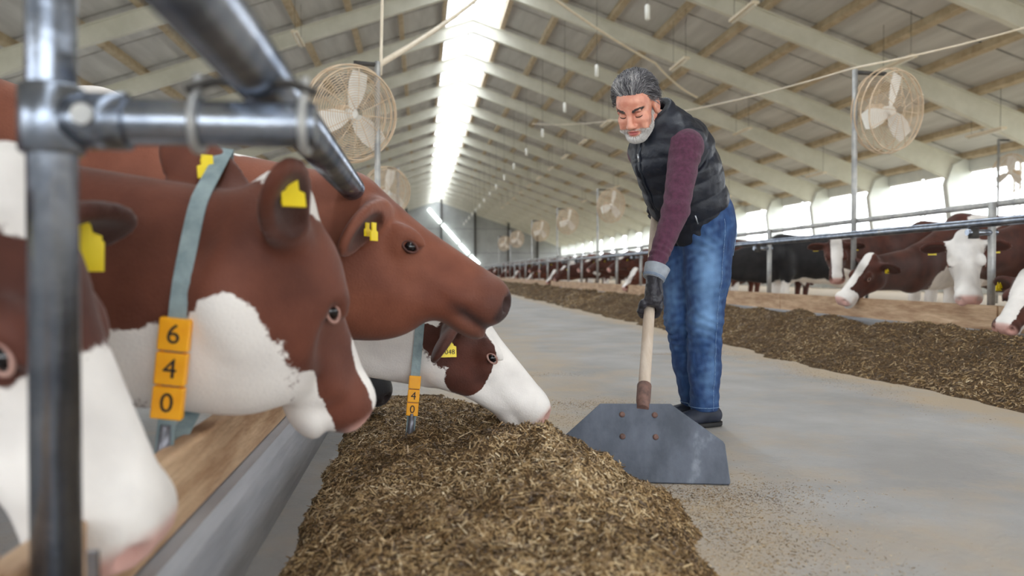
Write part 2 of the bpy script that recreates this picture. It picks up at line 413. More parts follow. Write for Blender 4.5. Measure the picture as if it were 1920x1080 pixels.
CM = dict(red=coat_mat('red_brown_coat', (88,47,34), (112,64,48)), dark=coat_mat('dark_brown_coat', (66,36,28), (92,50,38)),
          redn=coat_mat('red_brown_coat_dark_nose', (112,63,46), (136,82,62), black_nose=True), black=coat_mat('black_coat', (26,25,27), (40,38,40), black_nose=True))
eye_m = mat('eye', (16,12,14), rough=.08); lid_m = mat('pale_eyelid', (176,138,126), (140,98,86), 30, .5); lid_b = mat('brown_eyelid', (70,36,27), (88,46,34), 30, .6); lid_k = mat('black_eyelid', (24,22,22), rough=.6)
tag_m = mat('yellow_tag', (238,208,26), (246,220,48), 12, .45); ink = mat('black_ink', (30,26,22), rough=.6)
horn_in = mat('ear_lining', (120,76,62), (150,104,88), 30, .8)

def text_mesh(txt, size):
    cu = bpy.data.curves.new('digits', 'FONT'); cu.body = txt; cu.size = size; cu.align_x = 'CENTER'; cu.align_y = 'CENTER'; cu.extrude = size*.02
    cu.resolution_u = 3; o = bpy.data.objects.new('digits', cu); COL.objects.link(o)
    bpy.context.view_layer.update()
    me = bpy.data.meshes.new_from_object(o.evaluated_get(bpy.context.evaluated_depsgraph_get())); bpy.data.objects.remove(o); bpy.data.curves.remove(cu)
    me.name = 'digits'; return me
def basis(x, y, z, o):
    return Matrix(((x[0], y[0], z[0], o[0]), (x[1], y[1], z[1], o[1]), (x[2], y[2], z[2], o[2]), (0, 0, 0, 1)))

def ear_frame(H, u, v, w, ear, sg, eb=.035, ebv=-.068):
    e = nz(u*ear[0] + v*ear[1] + w*ear[2]*sg); bse = H(eb, ebv, .085*sg)
    n = u*.85 + v*.25; return e, np.asarray(bse), nz(n - e*(n@e))
def cow_sd(hp, hu, hv, wid=.88, neck_r=.15, ear=(-.25, -.35, .9), withers=1.38, hs=1.06, sag=-.02, nu=.03, eb=.035, ebv=-.068, dew=0, extra=()):
    p, u, v, w = frame_of(hp, hu, hv)
    H = lambda a, b, c=0: p + (u*a + v*b + w*c)*hs
    A = np.stack([u, v, w])
    s = SD(); y = vec(0, 1, 0)
    # trunk
    s.ell((-.78, 0, .93), (.80, .37*wid, .40), .1)
    s.ell((-.12, 0, .95), (.36, .29*wid, .40), .12)
    s.ell((-1.38, 0, 1.08), (.30, .29*wid, .29), .1)
    s.cone((.0, 0, withers-.09), (-1.45, 0, 1.30), .085, .075, .12)
    s.cone((-1.38, .22*wid, 1.27), (-1.38, -.22*wid, 1.27), .055, .055, .12)
    s.ell((-1.12, 0, .60), (.22, .17, .14), .1)
    # neck: crest, throat and dewlap
    k_ = hs
    nb = H(nu, -.13); n0 = np.array((.02, 0, 1.06)); mid = (nb+n0)/2 + np.array((0, 0, sag))
    s.chain([n0, mid, nb], [.26, (neck_r+.22)/2, neck_r], .14, side=y, sq=.62)
    th = H(.10, -.235); tm_ = (np.array((.24, 0, .68))+th)/2 - np.array((0, 0, dew)); s.chain([(.24, 0, .68), tm_, th], [.15, .125, .09], .14, side=y, sq=.6)
    for c_, r_ in extra: s.ell(c_, r_, .09)
    cm_ = (np.array((.02, 0, withers-.11)) + H(.03, -.085))/2 + np.array((0, 0, sag*1.5))
    s.chain([(.02, 0, withers-.11), cm_, H(.03, -.085)], [.085, .070, .055], .10)
    # head
    r3 = lambda a, b, c: (a*k_, b*k_, c*k_)
    s.ell(H(.085, -.085), r3(.120, .094, .098), .05, A)
    s.cone(H(.06, -.095), H(.43, -.068), .095*k_, .063*k_, .04, side=w, sq=.93)
    s.cone(H(.12, -.030), H(.42, -.034), .040*k_, .037*k_, .03, side=w, sq=1.2)
    s.cone(H(.18, -.140), H(.41, -.100), .075*k_, .055*k_, .04, side=w, sq=.8)
    for sg in (-1, 1):
        s.ell(H(.125, -.155, .047*sg), r3(.120, .110, .052), .045, A)
        s.cone(H(.11, -.220, .040*sg), H(.38, -.135, .030*sg), .043*k_, .032*k_, .05)
        s.ell(H(.185, -.055, .088*sg), r3(.052, .040, .032), .03, A)
        s.ell(H(.462, -.066, .040*sg), r3(.058, .062, .048), .03, A)
        s.cone(H(.24, -.085, .078*sg), H(.38, -.085, .060*sg), .022*k_, .026*k_, .05)
    s.ell(H(.458, -.068), r3(.060, .068, .078), .03, A)
    s.ell(H(.438, -.150), r3(.068, .031, .058), .020, A)
    s.ell(H(-.005, -.014), r3(.055, .046, .065), .045, A)
    for sg in (-1, 1):
        s.ell(H(.300, -.060, .112*sg), r3(.085, .050, .034), .05, A, sub=True)
        s.chain([H(.335, -.124, .086*sg), H(.42, -.129, .088*sg), H(.49, -.124, .074*sg), H(.525, -.118, .03*sg)], [.007, .009, .010, .010], .012, sub=True)
        s.ell(H(.500, -.046, .056*sg), r3(.021, .024, .017), .012, A, sub=True)
        s.ell(H(.188, -.034, .100*sg), r3(.050, .018, .020), .02, A)
        s.ell(H(.205, -.055, .126*sg), r3(.021, .015, .014), .012, A, sub=True)
        # ears
        e, bse, nrm_ = ear_frame(H, u, v, w, ear, sg, eb, ebv); c = bse + e*.13; t3 = np.cross(e, nrm_); B = np.stack([e, t3, nrm_])
        s.cone(bse, bse+e*.06, .036, .036, .035)
        s.ell(c, (.125, .070, .026), .03, B)
        s.ell(c + e*.012 + nrm_*.026, (.092, .046, .020), .012, B, sub=True)
    # legs
    for sg in (-1, 1):
        yy = .19*wid*sg
        s.chain([(.02, yy*1.05, .98), (-.03, yy*1.08, .72), (.0, yy, .40), (.0, yy, .12), (.04, yy, .04)], [.16, .105, .062, .046, .06], .09)
        s.chain([(-1.36, yy, 1.0), (-1.22, yy*1.15, .78), (-1.50, yy, .52), (-1.46, yy, .14), (-1.42, yy, .04)], [.20, .13, .062, .047, .06], .09)
    s.chain([(-1.66, 0, 1.26), (-1.72, 0, .95), (-1.70, 0, .50)], [.035, .025, .04], .04)
    return s, (p, u, v, w)

def make_cow(name, label, loc, rz, hp, hu, hv, coat, m, h=.013, group=None, tags=(-1, 1), tagnum=True, ear=(-.25, -.35, .9), black=False, cat='cow', wid=.88, front_only=None, eyes=(-1, 1), neck_r=.15, tag_h=.075, hs=1.06, sag=-.02, lid=None, tag_face=None, nu=.03, eb=.035, ebv=-.068, dew=0, lips=0, extra=()):
    # hp/hu/hv: poll position, muzzle direction, forehead direction in cow space (x forward, z up, origin on the ground at the fore feet)
    s, fr = cow_sd(hp, hu, hv, wid=wid, ear=ear, neck_r=neck_r, hs=hs, sag=sag, nu=nu, eb=eb, ebv=ebv, dew=dew, extra=extra); p, u, v, w = fr
    lo = np.minimum((-1.80, -.45, -.02), p-.55); hi = np.maximum((.40, .45, 1.5), p+.58)
    V, Q = sd_mesh(s, lo, hi, h)
    me = np_mesh('body', V, Q)
    Hc = np.stack([(V-p)@u, (V-p)@v, (V-p)@w], 1)/hs
    set_attr(me, 'coat', coat(V, Hc))
    nose = np.clip((Hc[:, 0]-.475)/.02, 0, 1)*np.clip((Hc[:, 1]+.115)/.02, 0, 1)
    if lips: nose = np.maximum(np.maximum(nose, .55*np.clip((Hc[:, 0]-.37)/.12, 0, 1)), np.clip((Hc[:, 0]-.36)/.05, 0, 1)*np.clip(1-np.abs(Hc[:, 1]+.125)/.03, 0, 1)*lips)
    inn = np.zeros(len(V))
    for sg in (-1, 1):
        e, bs_, nr = ear_frame(lambda a, b, c: p + (u*a + v*b + w*c)*hs, u, v, w, ear, sg, eb, ebv); q = V - (bs_ + e*.142 + nr*.026); t3 = np.cross(e, nr)
        k_ = np.sqrt((q@e/.092)**2 + (q@t3/.046)**2 + (q@nr/.020)**2); inn = np.maximum(inn, np.clip((1.25-k_)/.2, 0, 1))
    set_attr(me, 'nose', np.clip(nose, 0, 1)*.9); set_attr(me, 'inner_ear', inn*.75)
    root = empty(name, loc, rz); tag(root, label, cat, group)
    link('body', me, m, root)
    H = lambda a, b, c=0: Vector(p + (u*a + v*b + w*c)*hs)
    for sg in eyes:
        mb = MB(); c = H(.205, -.057, .1015*sg); mb_ = bmesh.new(); bmesh.ops.create_icosphere(mb_, subdivisions=2, radius=.0194*hs, matrix=Matrix.Translation(c))
        em = bpy.data.meshes.new('eye'); mb_.to_mesh(em); mb_.free()
        for pg in em.polygons: pg.use_smooth = True
        eo = link('eye', em, eye_m, root)
        ring = [c + Vector(u)*(.0212*hs*math.cos(a)) + Vector(v)*(.0127*hs*math.sin(a)) + Vector(w)*(.0127*hs*sg) for a in np.linspace(0, 2*math.pi, 17)[:-1]]
        MB().tube(ring, .0043, 6, closed=True).build('eyelid', lid or lid_m, eo)
    for sg in tags:
        e, bse, n_ = ear_frame(lambda *a: np.array(H(*a)), u, v, w, ear, sg, eb, ebv); bse = bse + e*.14
        # yellow plastic tag through the ear, pointed top and square body
        if tag_face is not None: n_ = nz(tag_face); bse = bse + n_*.04
        dn = np.array((0, 0, -1.)); dn = nz(dn - n_*(dn@n_)); sx = np.cross(dn, n_)
        o = bse + n_*.006 - dn*.02; W2 = tag_h*.40; 
        poly = [(-.012, 0), (.012, 0), (W2*.55, tag_h*.42), (W2, tag_h*.5), (W2, tag_h*1.0), (-W2, tag_h*1.0), (-W2, tag_h*.5), (-W2*.55, tag_h*.42)]
        t = MB().prism([Vector(o + sx*a + dn*b) for a, b in poly], Vector(n_*.004)).build('ear_tag', tag_m, root)
        if tagnum:
            tm = text_mesh('9048', tag_h*.33); to = link('digits', tm, ink, t)
            to.matrix_local = basis(sx, -dn, -np.cross(sx, dn), o + dn*tag_h*.76 + n_*.0048) if np.dot(np.cross(sx, -dn), n_) > 0 else basis(-sx, -dn, n_, o + dn*tag_h*.76 + n_*.0048)
        back = MB().prism([Vector(o + sx*a*.8 + dn*b*.75 - n_*.016) for a, b in poly], Vector(-n_*.004)).build('ear_tag', tag_m, root)
    return root, s, fr

strap_m = mat('collar_strap', (116,134,138), (146,162,164), 20, .7, bump=.1); num_m = mat('orange_number_block', (244,164,14), (250,176,26), 16, .4)
weight_m = mat('collar_weight', (96,96,104), (150,150,158), 14, .35, .6)
def make_collar(root, s, o, n, side, hang, digits, width=.034, n_blocks_at=(.30, .1), sz=.052, loose=.004):
    # a strap round the neck: section of the neck by the plane (o, n), pulled down to the point hang; blocks on the side facing `side`
    o = np.asarray(o, float); n = nz(n); ex = np.asarray(side, float); ex = nz(ex - n*(ex@n)); ez = np.cross(n, ex)
    if ez[2] < 0: ez = -ez
    an = np.linspace(0, 2*math.pi, 73)[:-1]; dirs = np.cos(an)[:, None]*ex + np.sin(an)[:, None]*ez
    rr = np.zeros(len(an)); al = np.ones(len(an), bool)
    for r in np.arange(.02, .45, .004):
        d = s(o + dirs*r); al &= d < loose; rr = np.where(al, r, rr)
    pts = [(r*math.cos(a), r*math.sin(a)) for r, a in zip(rr+.004, an)]
    hg = np.asarray(hang, float)-o; pts.append((hg@ex, hg@ez)); hang = o + ex*(hg@ex) + ez*(hg@ez)
    pts = sorted(set(pts)); hull = []
    for seq in (pts, pts[::-1]):
        st = []
        for q in seq:
            while len(st) > 1 and (st[-1][0]-st[-2][0])*(q[1]-st[-2][1])-(st[-1][1]-st[-2][1])*(q[0]-st[-2][0]) <= 0: st.pop()
            st.append(q)
        hull += st[:-1]
    C3 = [o + ex*a + ez*b for a, b in hull]; m = len(C3); mb = MB(); V = []
    for i, c in enumerate(C3):
        t = nz(C3[(i+1) % m]-C3[i-1]); out = np.cross(t, n)
        for a, b in ((-1, 0), (1, 0), (1, 1), (-1, 1)): V.append(c + n*a*width/2 + out*b*.005)
    F = [(i*4+k, i*4+(k+1) % 4, ((i+1) % m)*4+(k+1) % 4, ((i+1) % m)*4+k) for i in range(m) for k in range(4)]
    mb.add(V, F, False); col = mb.build('collar_strap', strap_m, root)
    # walk from the hanging point up the strap on the camera side
    hi_ = min(range(m), key=lambda i: np.linalg.norm(C3[i]-np.asarray(hang)))
    path = [C3[hi_]]; i = hi_; stp = 1 if (np.asarray(C3[(hi_+1) % m])-o)@ex > (np.asarray(C3[hi_-1])-o)@ex else -1
    for _ in range(m//2): i = (i+stp) % m; path.append(C3[i])
    path = np.array(path); seg = np.linalg.norm(np.diff(path, axis=0), axis=1); cum = np.r_[0, np.cumsum(seg)]
    at = lambda L: np.array([np.interp(L, cum, path[:, k]) for k in range(3)])
    for k, ch in enumerate(digits[::-1]):
        L = n_blocks_at[0] + k*(sz*1.06); c = at(L); t = nz(at(L+.02)-at(L-.02)); out = nz(np.cross(t, n)); 
        if out@ex < 0: out = -out
        x = np.cross(t, out); Mx = basis(x, t, out, c)
        b = MB().box((-sz*.46, -sz*.5, -.010), (sz*.46, sz*.5, .013)).build('number_block', num_m, col); b.matrix_local = Mx
        bv = b.modifiers.new('bevel', 'BEVEL'); bv.width = .003; bv.segments = 2
        if ch != ' ': d = link('digits', text_mesh(ch, sz*.86), ink, b); d.location = (0, 0, .0135)
    # buckle and weight at the bottom, keeper plate on top
    hg = np.asarray(hang, float); t = nz(at(.06)-hg)
    MB().tube([hg + t*.095, hg + t*.05, hg - t*.0, hg - t*.035], [.016, .021, .025, .012], 10, flat=.6).build('collar_weight', weight_m, col)
    return col

def blob(P, c, r):                        # >0 inside, ~1 at the centre
    q = (P - np.asarray(c, float))/np.asarray(r, float); return 1 - np.sqrt((q*q).sum(1))
def any_(*a):
    o = a[0]
    for b in a[1:]: o = np.maximum(o, b)
    return o

# cow feeding next to the post: numbers give the coat in head space (u, v, w) or cow space
BIG = 9.0
def n_(P, s=9, a=.35, seed=1): return vnoise(P, s, seed)*a
def left_cow(name, label, X, Y, poll, nose, hv, coat, m, **kw):
    o = np.array((X, Y, 0.)); p = np.array(poll)-o; u = np.array(nose)-np.array(poll)
    return make_cow(name, label, (X, Y, 0), 0, p, u, hv, coat, m, **kw)
def coat1(V, H):
    w = any_(blob(H, (.47,.02,0), (.17,.055,.2)), blob(H, (0,.0,0), (.075,.07,.08)), blob(H, (.09,.01,0), (.10,.03,.022)), blob(H, (.42,-.155,0), (.16,.035,.2)),
             blob(V, (1.20,0,.50), (.16,BIG,.14)), blob(V, (1.23,0,.60), (.07,BIG,.08)), blob(V, (.98,0,.53), (.22,BIG,.085)), blob(V, (.62,0,1.02), (.20,BIG,.17)))
    b = any_(blob(V, (.66,-.2,1.0), (.05,.3,.03)), blob(V, (.55,-.2,.93), (.06,.3,.05)))
    return np.minimum(w, -b+.1) + n_(V, 14, .16)
def coat2(V, H):
    return any_(blob(V, (.85,0,1.1), (.2,.05,.09)), np.full(len(V), -1.0)) + n_(V, 14, .1)
def coat3(V, H):
    b = any_(blob(H, (.15,-.10,-.1), (.11,.085,.12)), blob(H, (.20,-.16,-.1), (.085,.09,.12)), blob(H, (.05,-.17,-.1), (.10,.045,.12)), blob(H, (.06,-.16,-.22), (.13,.18,.16)), blob(H, (.04,.01,-.02), (.012,.1,.06)), blob(V, (-.6,0,.9), (.7,.6,.5)))
    return -b*2 + .15 + n_(V, 16, .14)
def coat0(V, H):
    w = any_(blob(H, (-.02,.01,0), (.11,.09,.12)), blob(H, (.42,-.06,0), (.20,.16,.2)), blob(H, (.26,-.26,0), (.22,.10,.3)), blob(V, (.2,0,.9), (.3,.6,.2)))
    return w*1.4 + n_(V, 14, .15)
def coat_black(V, H): return np.full(len(V), -1.0)
TF = (.15,-1,.1)
c1, s1, f1 = left_cow('cow', 'red-brown cow with white jaw and nose wearing number 640 collar', -1.62, 1.80, (-.275,1.76,.885), (-.140,2.00,.435), (.80,.52,.42), coat1, CM['red'], h=.0105, ear=(-.75,-.15,.60), tag_h=.055, wid=.72, sag=-.10, neck_r=.18, nu=.14, dew=.13, hs=1.1, extra=(((1.22,0,.545), (.17,.10,.135)), ((1.0,0,.57), (.22,.10,.13))), tag_face=(.4,-.8,.3), tagnum=False)
make_collar(c1, s1, (1.15,-.02,.66), (.99,.0,-.12), (0,-1,.0), (1.09,-.16,.33), '640', n_blocks_at=(.14,0), sz=.064)
c2, s2, f2 = left_cow('cow', 'plain red-brown cow holding its head up behind the 640 cow', -1.50, 2.46, (-.190,2.46,.975), (.225,2.46,.705), (.55,.0,.83), coat2, CM['redn'], h=.0105, ear=(-.05,-.60,.82), eb=.085, ebv=-.02, tag_h=.05, wid=.72, lid=lid_b, neck_r=.18, hs=1.12, dew=.06, lips=1, extra=(((1.36,0,.68), (.20,.10,.165)), ((1.15,0,.72), (.22,.11,.18))), tag_face=(.9,-.4,.0), tagnum=False)
c3, s3, f3 = left_cow('cow', 'white-headed cow with brown eye patch lowering its muzzle to the feed', -1.20, 3.12, (.165,3.12,.615), (.475,3.14,.245), (.76,.0,.65), coat3, CM['dark'], h=.0105, ear=(.10,-.55,.80), tag_h=.075, wid=.72, sag=-.05, tag_face=TF, hs=1.1, dew=.03)
make_collar(c3, s3, (1.19,0,.48), (.99,0,-.09), (0,-1,.0), (1.15,-.10,.10), ' 40', n_blocks_at=(.11,0), sz=.048)
c0, s0, f0 = left_cow('cow', 'white-muzzled cow at the left edge half hidden by the steel post', -1.85, 1.20, (-.565,1.22,.850), (-.435,1.24,.510), (.90,-.05,.38), coat0, CM['dark'], h=.012, ear=(.12,.22,.80), tag_h=.10, tagnum=False, wid=.62, sag=-.06, nu=.12, tag_face=TF, hs=1.1, dew=.08)
c4, s4, f4 = left_cow('cow', 'black cow whose muzzle shows below the white-headed cow', -1.55, 3.85, (-.42,3.85,.60), (-.16,3.85,.21), (.85,0,.5), coat_black, CM['black'], h=.018, lid=lid_k, wid=.72, tagnum=False)

# ------------------------------------------------------------------ left feed fence: curb, planks, posts, neck rail
cb = MB(); x0, x1 = -.56, -.42
cb.prism([(x0, 0, 0), (x1, 0, 0), (x1+.005, 0, .20), (x1-.01, 0, .228), (x0, 0, .228)], (0, 70, 0))
o = cb.build('feed_curb', M['curb'], None, (0, -1.5, 0)); tag(o, 'low grey concrete curb under the plank beside the near cows', 'curb')
pk = empty('plank_board', (-.48, 0, .228)); tag(pk, 'thick worn wooden board on the curb below the near cows', 'board')
for ya, yb, zt in ((-.6, .93, .19), (.945, 3.2, .152), (3.21, 6.2, .15), (6.21, 9.4, .15), (9.41, 14, .15)):
    b = MB().box((-.025, ya, .003), (.022, yb, zt)).build('plank', M['wood'], pk); bv = b.modifiers.new('bevel', 'BEVEL'); bv.width = .008; bv.segments = 2
rail_h = .967; RAILX = -.20
def rail_tube(x, z, r, y0, y1):
    return MB().tube([(x, y, z) for y in np.linspace(y0, y1, 6)], r, 20)
o = rail_tube(RAILX, rail_h, .036, -1.5, 40).build('neck_rail', M['galv']); tag(o, 'thick galvanised neck rail running above the near cows', 'rail')
def fence_post(x, y, side, top, label, arm_z, arm_to, railx, group=None, r=.0275, base=.228):
    p = empty('fence_post', (x, y, 0)); tag(p, label, 'post', group)
    MB().tube([(0, 0, base), (0, 0, top)], r, 18).build('post_tube', M['galv'], p)
    c = MB().tube([(0, 0, arm_z-.04), (0, 0, arm_z-.036), (0, 0, arm_z+.036), (0, 0, arm_z+.04)], [r+.004, r+.008, r+.008, r+.004], 18)
    c.tube([(side*.02, 0, arm_z), (side*.085, 0, arm_z)], r+.006, 18); cl = c.build('tee_clamp', M['galv'], p)
    MB().tube([(side*.05, -.037, arm_z), (side*.05, -.046, arm_z)], .012, 10).build('bolt', M['galvd'], cl)
    dx = (arm_to - x)
    a = MB().tube([(side*.03, 0, arm_z), (dx, 0, arm_z)], r-.0005, 18, cap=False); a.tube([(dx, 0, arm_z), (dx-side*.06, 0, arm_z)], r-.005, 14)
    am = a.build('arm', M['galv'], p)
    for q in (-.062, .062):
        xx = (railx - x) + q
        ring = [(xx, (r+.005)*math.cos(t), arm_z + (r+.005)*math.sin(t)) for t in np.linspace(0, 2*math.pi, 17)[:-1]]
        u_ = MB().tube(ring, .0055, 6, closed=True)
        u_.tube([(xx, 0, arm_z+r), (xx, 0, arm_z+r+.03)], .006, 8).build('u_bolt', M['galvd'], am)
    u_ = MB().tube([(railx-x-.075, 0, arm_z+r+.012), (railx-x-.045, 0, arm_z+r+.022), (railx-x+.045, 0, arm_z+r+.022), (railx-x+.075, 0, arm_z+r+.012)], .011, 8, flat=.5)
    u_.build('saddle', M['dark'], am)
    return p
pst = fence_post(-.425, .985, 1, 1.75, 'upright galvanised post with clamped side arm in the left foreground', rail_h-.07, -.125, RAILX)
fence_post(-.425, 3.48, 1, .97, 'short galvanised post standing among the near cows', rail_h-.07, -.125, RAILX)
br = MB().box((-.006, -.004, .03), (.006, .004, .40)).build('bracket', M['galv'], pst); br.location = (.048, -.02, 0)

# ------------------------------------------------------------------ right feed fence
FX = 4.55
o = MB().prism([(FX-.1, 0, 0), (FX+.1, 0, 0), (FX+.1, 0, .26), (FX-.1, 0, .26)], (0, 100, 0)).build('feed_curb', M['curb'], None, (0, 2, 0)); tag(o, 'low concrete curb along the far right feed fence', 'curb')
pk = empty('plank_board', (FX+.0, 0, .26)); tag(pk, 'long line of wooden boards on the right-hand curb', 'board')
for k in range(26):
    b = MB().box((-.03, 2+k*3.85, .002), (.03, 2+k*3.85+3.83, .20)).build('plank', M['wood'], pk)
o = rail_tube(FX-.10, 1.12, .036, 2, 102).build('neck_rail', M['galv']); tag(o, 'thick grey neck rail in front of the cows on the right', 'rail')
o = rail_tube(FX+.14, 1.285, .026, 2, 102).build('top_rail', M['galvd']); tag(o, 'thinner upper rail above the cows on the right', 'rail')
for k, y in enumerate([v for v in 6.05 + 2.1*np.arange(20) if min(abs(v - f) for f in (8.15, 14.45, 20.75, 27.05, 33.35, 41.75)) > .3][:14]):
    lab = ['first', 'second', 'third', 'fourth', 'fifth', 'sixth', 'seventh', 'eighth', 'ninth', 'tenth', 'eleventh', 'twelfth', 'thirteenth', 'fourteenth'][k]
    p = empty('fence_post', (FX+.075, y, 0)); tag(p, lab + ' steel post of the right feed fence, counted from the viewer', 'post', 'posts of the right feed fence')
    MB().tube([(0, 0, .26), (0, 0, 1.30)], .03, 12).build('post_tube', M['galvd'], p)
    a = MB().tube([(.04, 0, 1.05), (-.22, 0, 1.05)], .027, 12).build('arm', M['galv'], p)
    MB().tube([(-.16, 0, 1.0), (-.16, 0, 1.09)], .04, 12).build('clamp', M['dark'], a)

# ------------------------------------------------------------------ fans on poles
def fan_parts():
    Rf = .45; d = {}
    cg = MB()
    for zz, rr in ((-.10, Rf*.93), (-.02, Rf), (.06, Rf), (.13, Rf*.93)):
        cg.tube([(rr*math.cos(a), zz, rr*math.sin(a)) for a in np.linspace(0, 2*math.pi, 41)[:-1]], .008, 6, closed=True)
    d['rim'] = cg.mesh('cage_rim')
    w = MB()
    for sgn, z0, zz in ((1, .13, .17), (-1, -.10, -.14)):
        for k in range(17):
            rr = .06 + k*.0225; y = zz - (zz-z0)*(rr/(Rf*.93))**2
            w.tube([(rr*math.cos(a), y, rr*math.sin(a)) for a in np.linspace(0, 2*math.pi, 33)[:-1]], .0034, 4, closed=True)
        for k in range(12):
            a = 2*math.pi*k/12; pts = [(r*math.cos(a), zz-(zz-z0)*(r/(Rf*.93))**2, r*math.sin(a)) for r in np.linspace(.05, Rf*.93, 5)]
            w.tube(pts, .004, 4)
    d['wires'] = w.mesh('cage_wires')
    bl = MB(); V = []
    for (r, c, tw) in ((.05, .05, .5), (.15, .095, .42), (.28, .11, .32), (.40, .085, .25)):
        for q in (-1, 1): V.append((q*c*math.cos(tw), q*c*math.sin(tw)*.8, r))
    Vb = [(x, y-.006, z) for x, y, z in V]; F = []
    for i in range(3): F += [(2*i, 2*i+1, 2*i+3, 2*i+2), (8+2*i+2, 8+2*i+3, 8+2*i+1, 8+2*i), (2*i, 2*i+2, 8+2*i+2, 8+2*i), (2*i+3, 2*i+1, 8+2*i+1, 8+2*i+3)]
    F += [(1, 0, 8, 9), (6, 7, 15, 14)]; bl.add(V+Vb, F); d['blade'] = bl.mesh('blade')
    d['hub'] = MB().tube([(0, -.05, 0), (0, -.04, 0), (0, .05, 0), (0, .07, 0)], [.03, .055, .055, .02], 14).mesh('hub')
    d['motor'] = MB().tube([(0, .07, 0), (0, .1, 0), (0, .24, 0), (0, .26, 0)], [.06, .085, .085, .05], 14).mesh('motor')
    return d
FP = fan_parts()
def make_fan(label, pole, zc, yaw, tilt, base, side=1, off=(.0, 0), top=None, poles=True, group='barn fans on poles', rise=.42, rot0=.15):
    root = empty('barn_fan', (pole[0], pole[1], 0)); tag(root, label, 'fan', group)
    top = top or zc + rise
    if poles: MB().tube([(0, 0, base), (0, 0, top)], .028, 12).build('pole', M['galvd'], root)
    else: MB().tube([(0, 0, zc), (0, 0, top)], .012, 8).build('pole', M['galvd'], root)
    MB().tube([(0, 0, top-.03), (off[0]*.9, off[1]*.9, top-.03)], .022, 8).build('bracket', M['dark'], root)
    cg = link('cage', FP['rim'], M['cage'], root); cg.location = (off[0], off[1], zc); cg.rotation_euler = (tilt, 0, yaw)
    link('cage_wires', FP['wires'], M['cage'], cg); link('motor', FP['motor'], M['cage'], cg); h = link('hub', FP['hub'], M['white'], cg)
    for k in range(3):
        b = link('blade', FP['blade'], M['white'], cg); b.rotation_euler = (0, rot0 + k*2*math.pi/3, 0)
    return root
make_fan('cream caged fan on the pole above the near cows', (-.41, 7.7), 2.21, R(30), R(10), .23, off=(-.24, -.05), top=2.72, group=None)
make_fan('second cream caged fan behind the near fan, partly hidden by a cow', (-.41, 14.4), 2.15, R(30), R(10), .23, off=(-.2, -.05), top=2.6, group=None)
make_fan('large dusty fan on the pole over the right feed fence', (FX+.075, 8.15), 2.47, R(20), R(8), .26, off=(.40, .02), top=2.90, group=None)
for k, (y, yw) in enumerate(((14.45, 30), (20.75, 34), (27.05, 36), (33.35, 38), (41.75, 38), (48.05, 38))):
    n = ['second', 'third', 'fourth', 'fifth', 'sixth', 'seventh'][k]
    make_fan(n + ' fan along the right feed fence, counted from the viewer', (FX+.075, y), 2.5, R(yw), R(8), .26, off=(.38, .02), top=2.95, group='fans along the right fence')
make_fan('fan seen edge-on against the bright right windows', (13.6, 17.6), 3.1, R(-80), 0, 0, off=(.3, 0), top=3.9)

# ------------------------------------------------------------------ lamps and cables under the roof
bat_h = MB().box((-.09, -.75, 0), (.09, .75, .07)).mesh('housing'); bat_t = MB().tube([(0, -.72, -.02), (0, .72, -.02)], .022, 8).mesh('lamp_tube')
row = 0
names = {8.0: 'inner', 12.2: 'middle', 16.2: 'outer'}
ORD = ['first', 'second', 'third', 'fourth', 'fifth', 'sixth', 'seventh', 'eighth', 'ninth', 'tenth', 'eleventh', 'twelfth', 'thirteenth', 'fourteenth', 'fifteenth', 'sixteenth', 'seventeenth', 'eighteenth', 'nineteenth', 'twentieth']
for x, z, ys in ((8.0, 7.2, np.arange(19.3, 80, 5)), (12.2, 6.1, np.arange(19.5, 60, 10)), (16.2, 4.75, np.arange(21.5, 60, 10)), (-3.6, 7.6, np.arange(14.3, 50, 10))):
    for k, y in enumerate(ys):
        nm = names.get(x, 'left-hand')
        p = empty('batten_lamp', (x, y, z)); tag(p, f'{ORD[k]} cream batten lamp of the {nm} row under the roof', 'lamp', 'batten lamps under the roof')
        hsg = link('housing', bat_h, M['cream'], p); link('lamp_tube', bat_t, M['tube'], hsg)
        zt = zroof(x)-.2-z
        for q in (-.6, .6): MB().tube([(0, q, .07), (0, q, zt)], .006, 5, cap=False).build('hanger', M['dark'], p)
cm_ = MB().tube([(0, 0, .16), (0, 0, .13), (0, 0, -.16), (0, 0, -.18)], [.02, .055, .055, .03], 10).mesh('lamp_body')
for k, y in enumerate(np.arange(16.9, 95, 5)):
    p = empty('pendant_lamp', (4.85, y, 6.35)); tag(p, f'{ORD[k]} small white pendant lamp in the row right of the skylight', 'lamp', 'pendant lamps beside the skylight')
    link('lamp_body', cm_, M['white'], p)
    MB().tube([(0, 0, .14), (0, 0, zroof(4.85)-.75-6.35)], .006, 5, cap=False).build('cord', M['dark'], p)
def cable(pts, r, label, m='cream', sagv=.0):
    P = []
    for a, b in zip(pts[:-1], pts[1:]):
        for t in np.linspace(0, 1, 9)[:-1]: P.append((np.array(a)*(1-t)+np.array(b)*t) - np.array((0, 0, sagv*4*t*(1-t))))
    P.append(np.array(pts[-1])); o = MB().tube(P, r, 6).build('cable', M[m]); tag(o, label, 'cable')
cable([(FX+.075, 8.15, 2.92), (8.5, 9.2, 4.1), (12.5, 10, 5.3)], .012, 'pale cable rising from the right fan pole to the roof', sagv=.05)
cable([(FX+.075, 8.15, 2.92), (4.4, 16, 3.9), (3.6, 26, 5.6)], .010, 'pale cable running back from the right fan towards the ridge', sagv=.08)
cable([(-.41, 7.7, 2.68), (1.9, 16.9, 7.2), (6.5, 21.9, 6.6), (9.5, 26.9, 6.8)], .03, 'cream pipe crossing the barn below the skylight', sagv=.12)
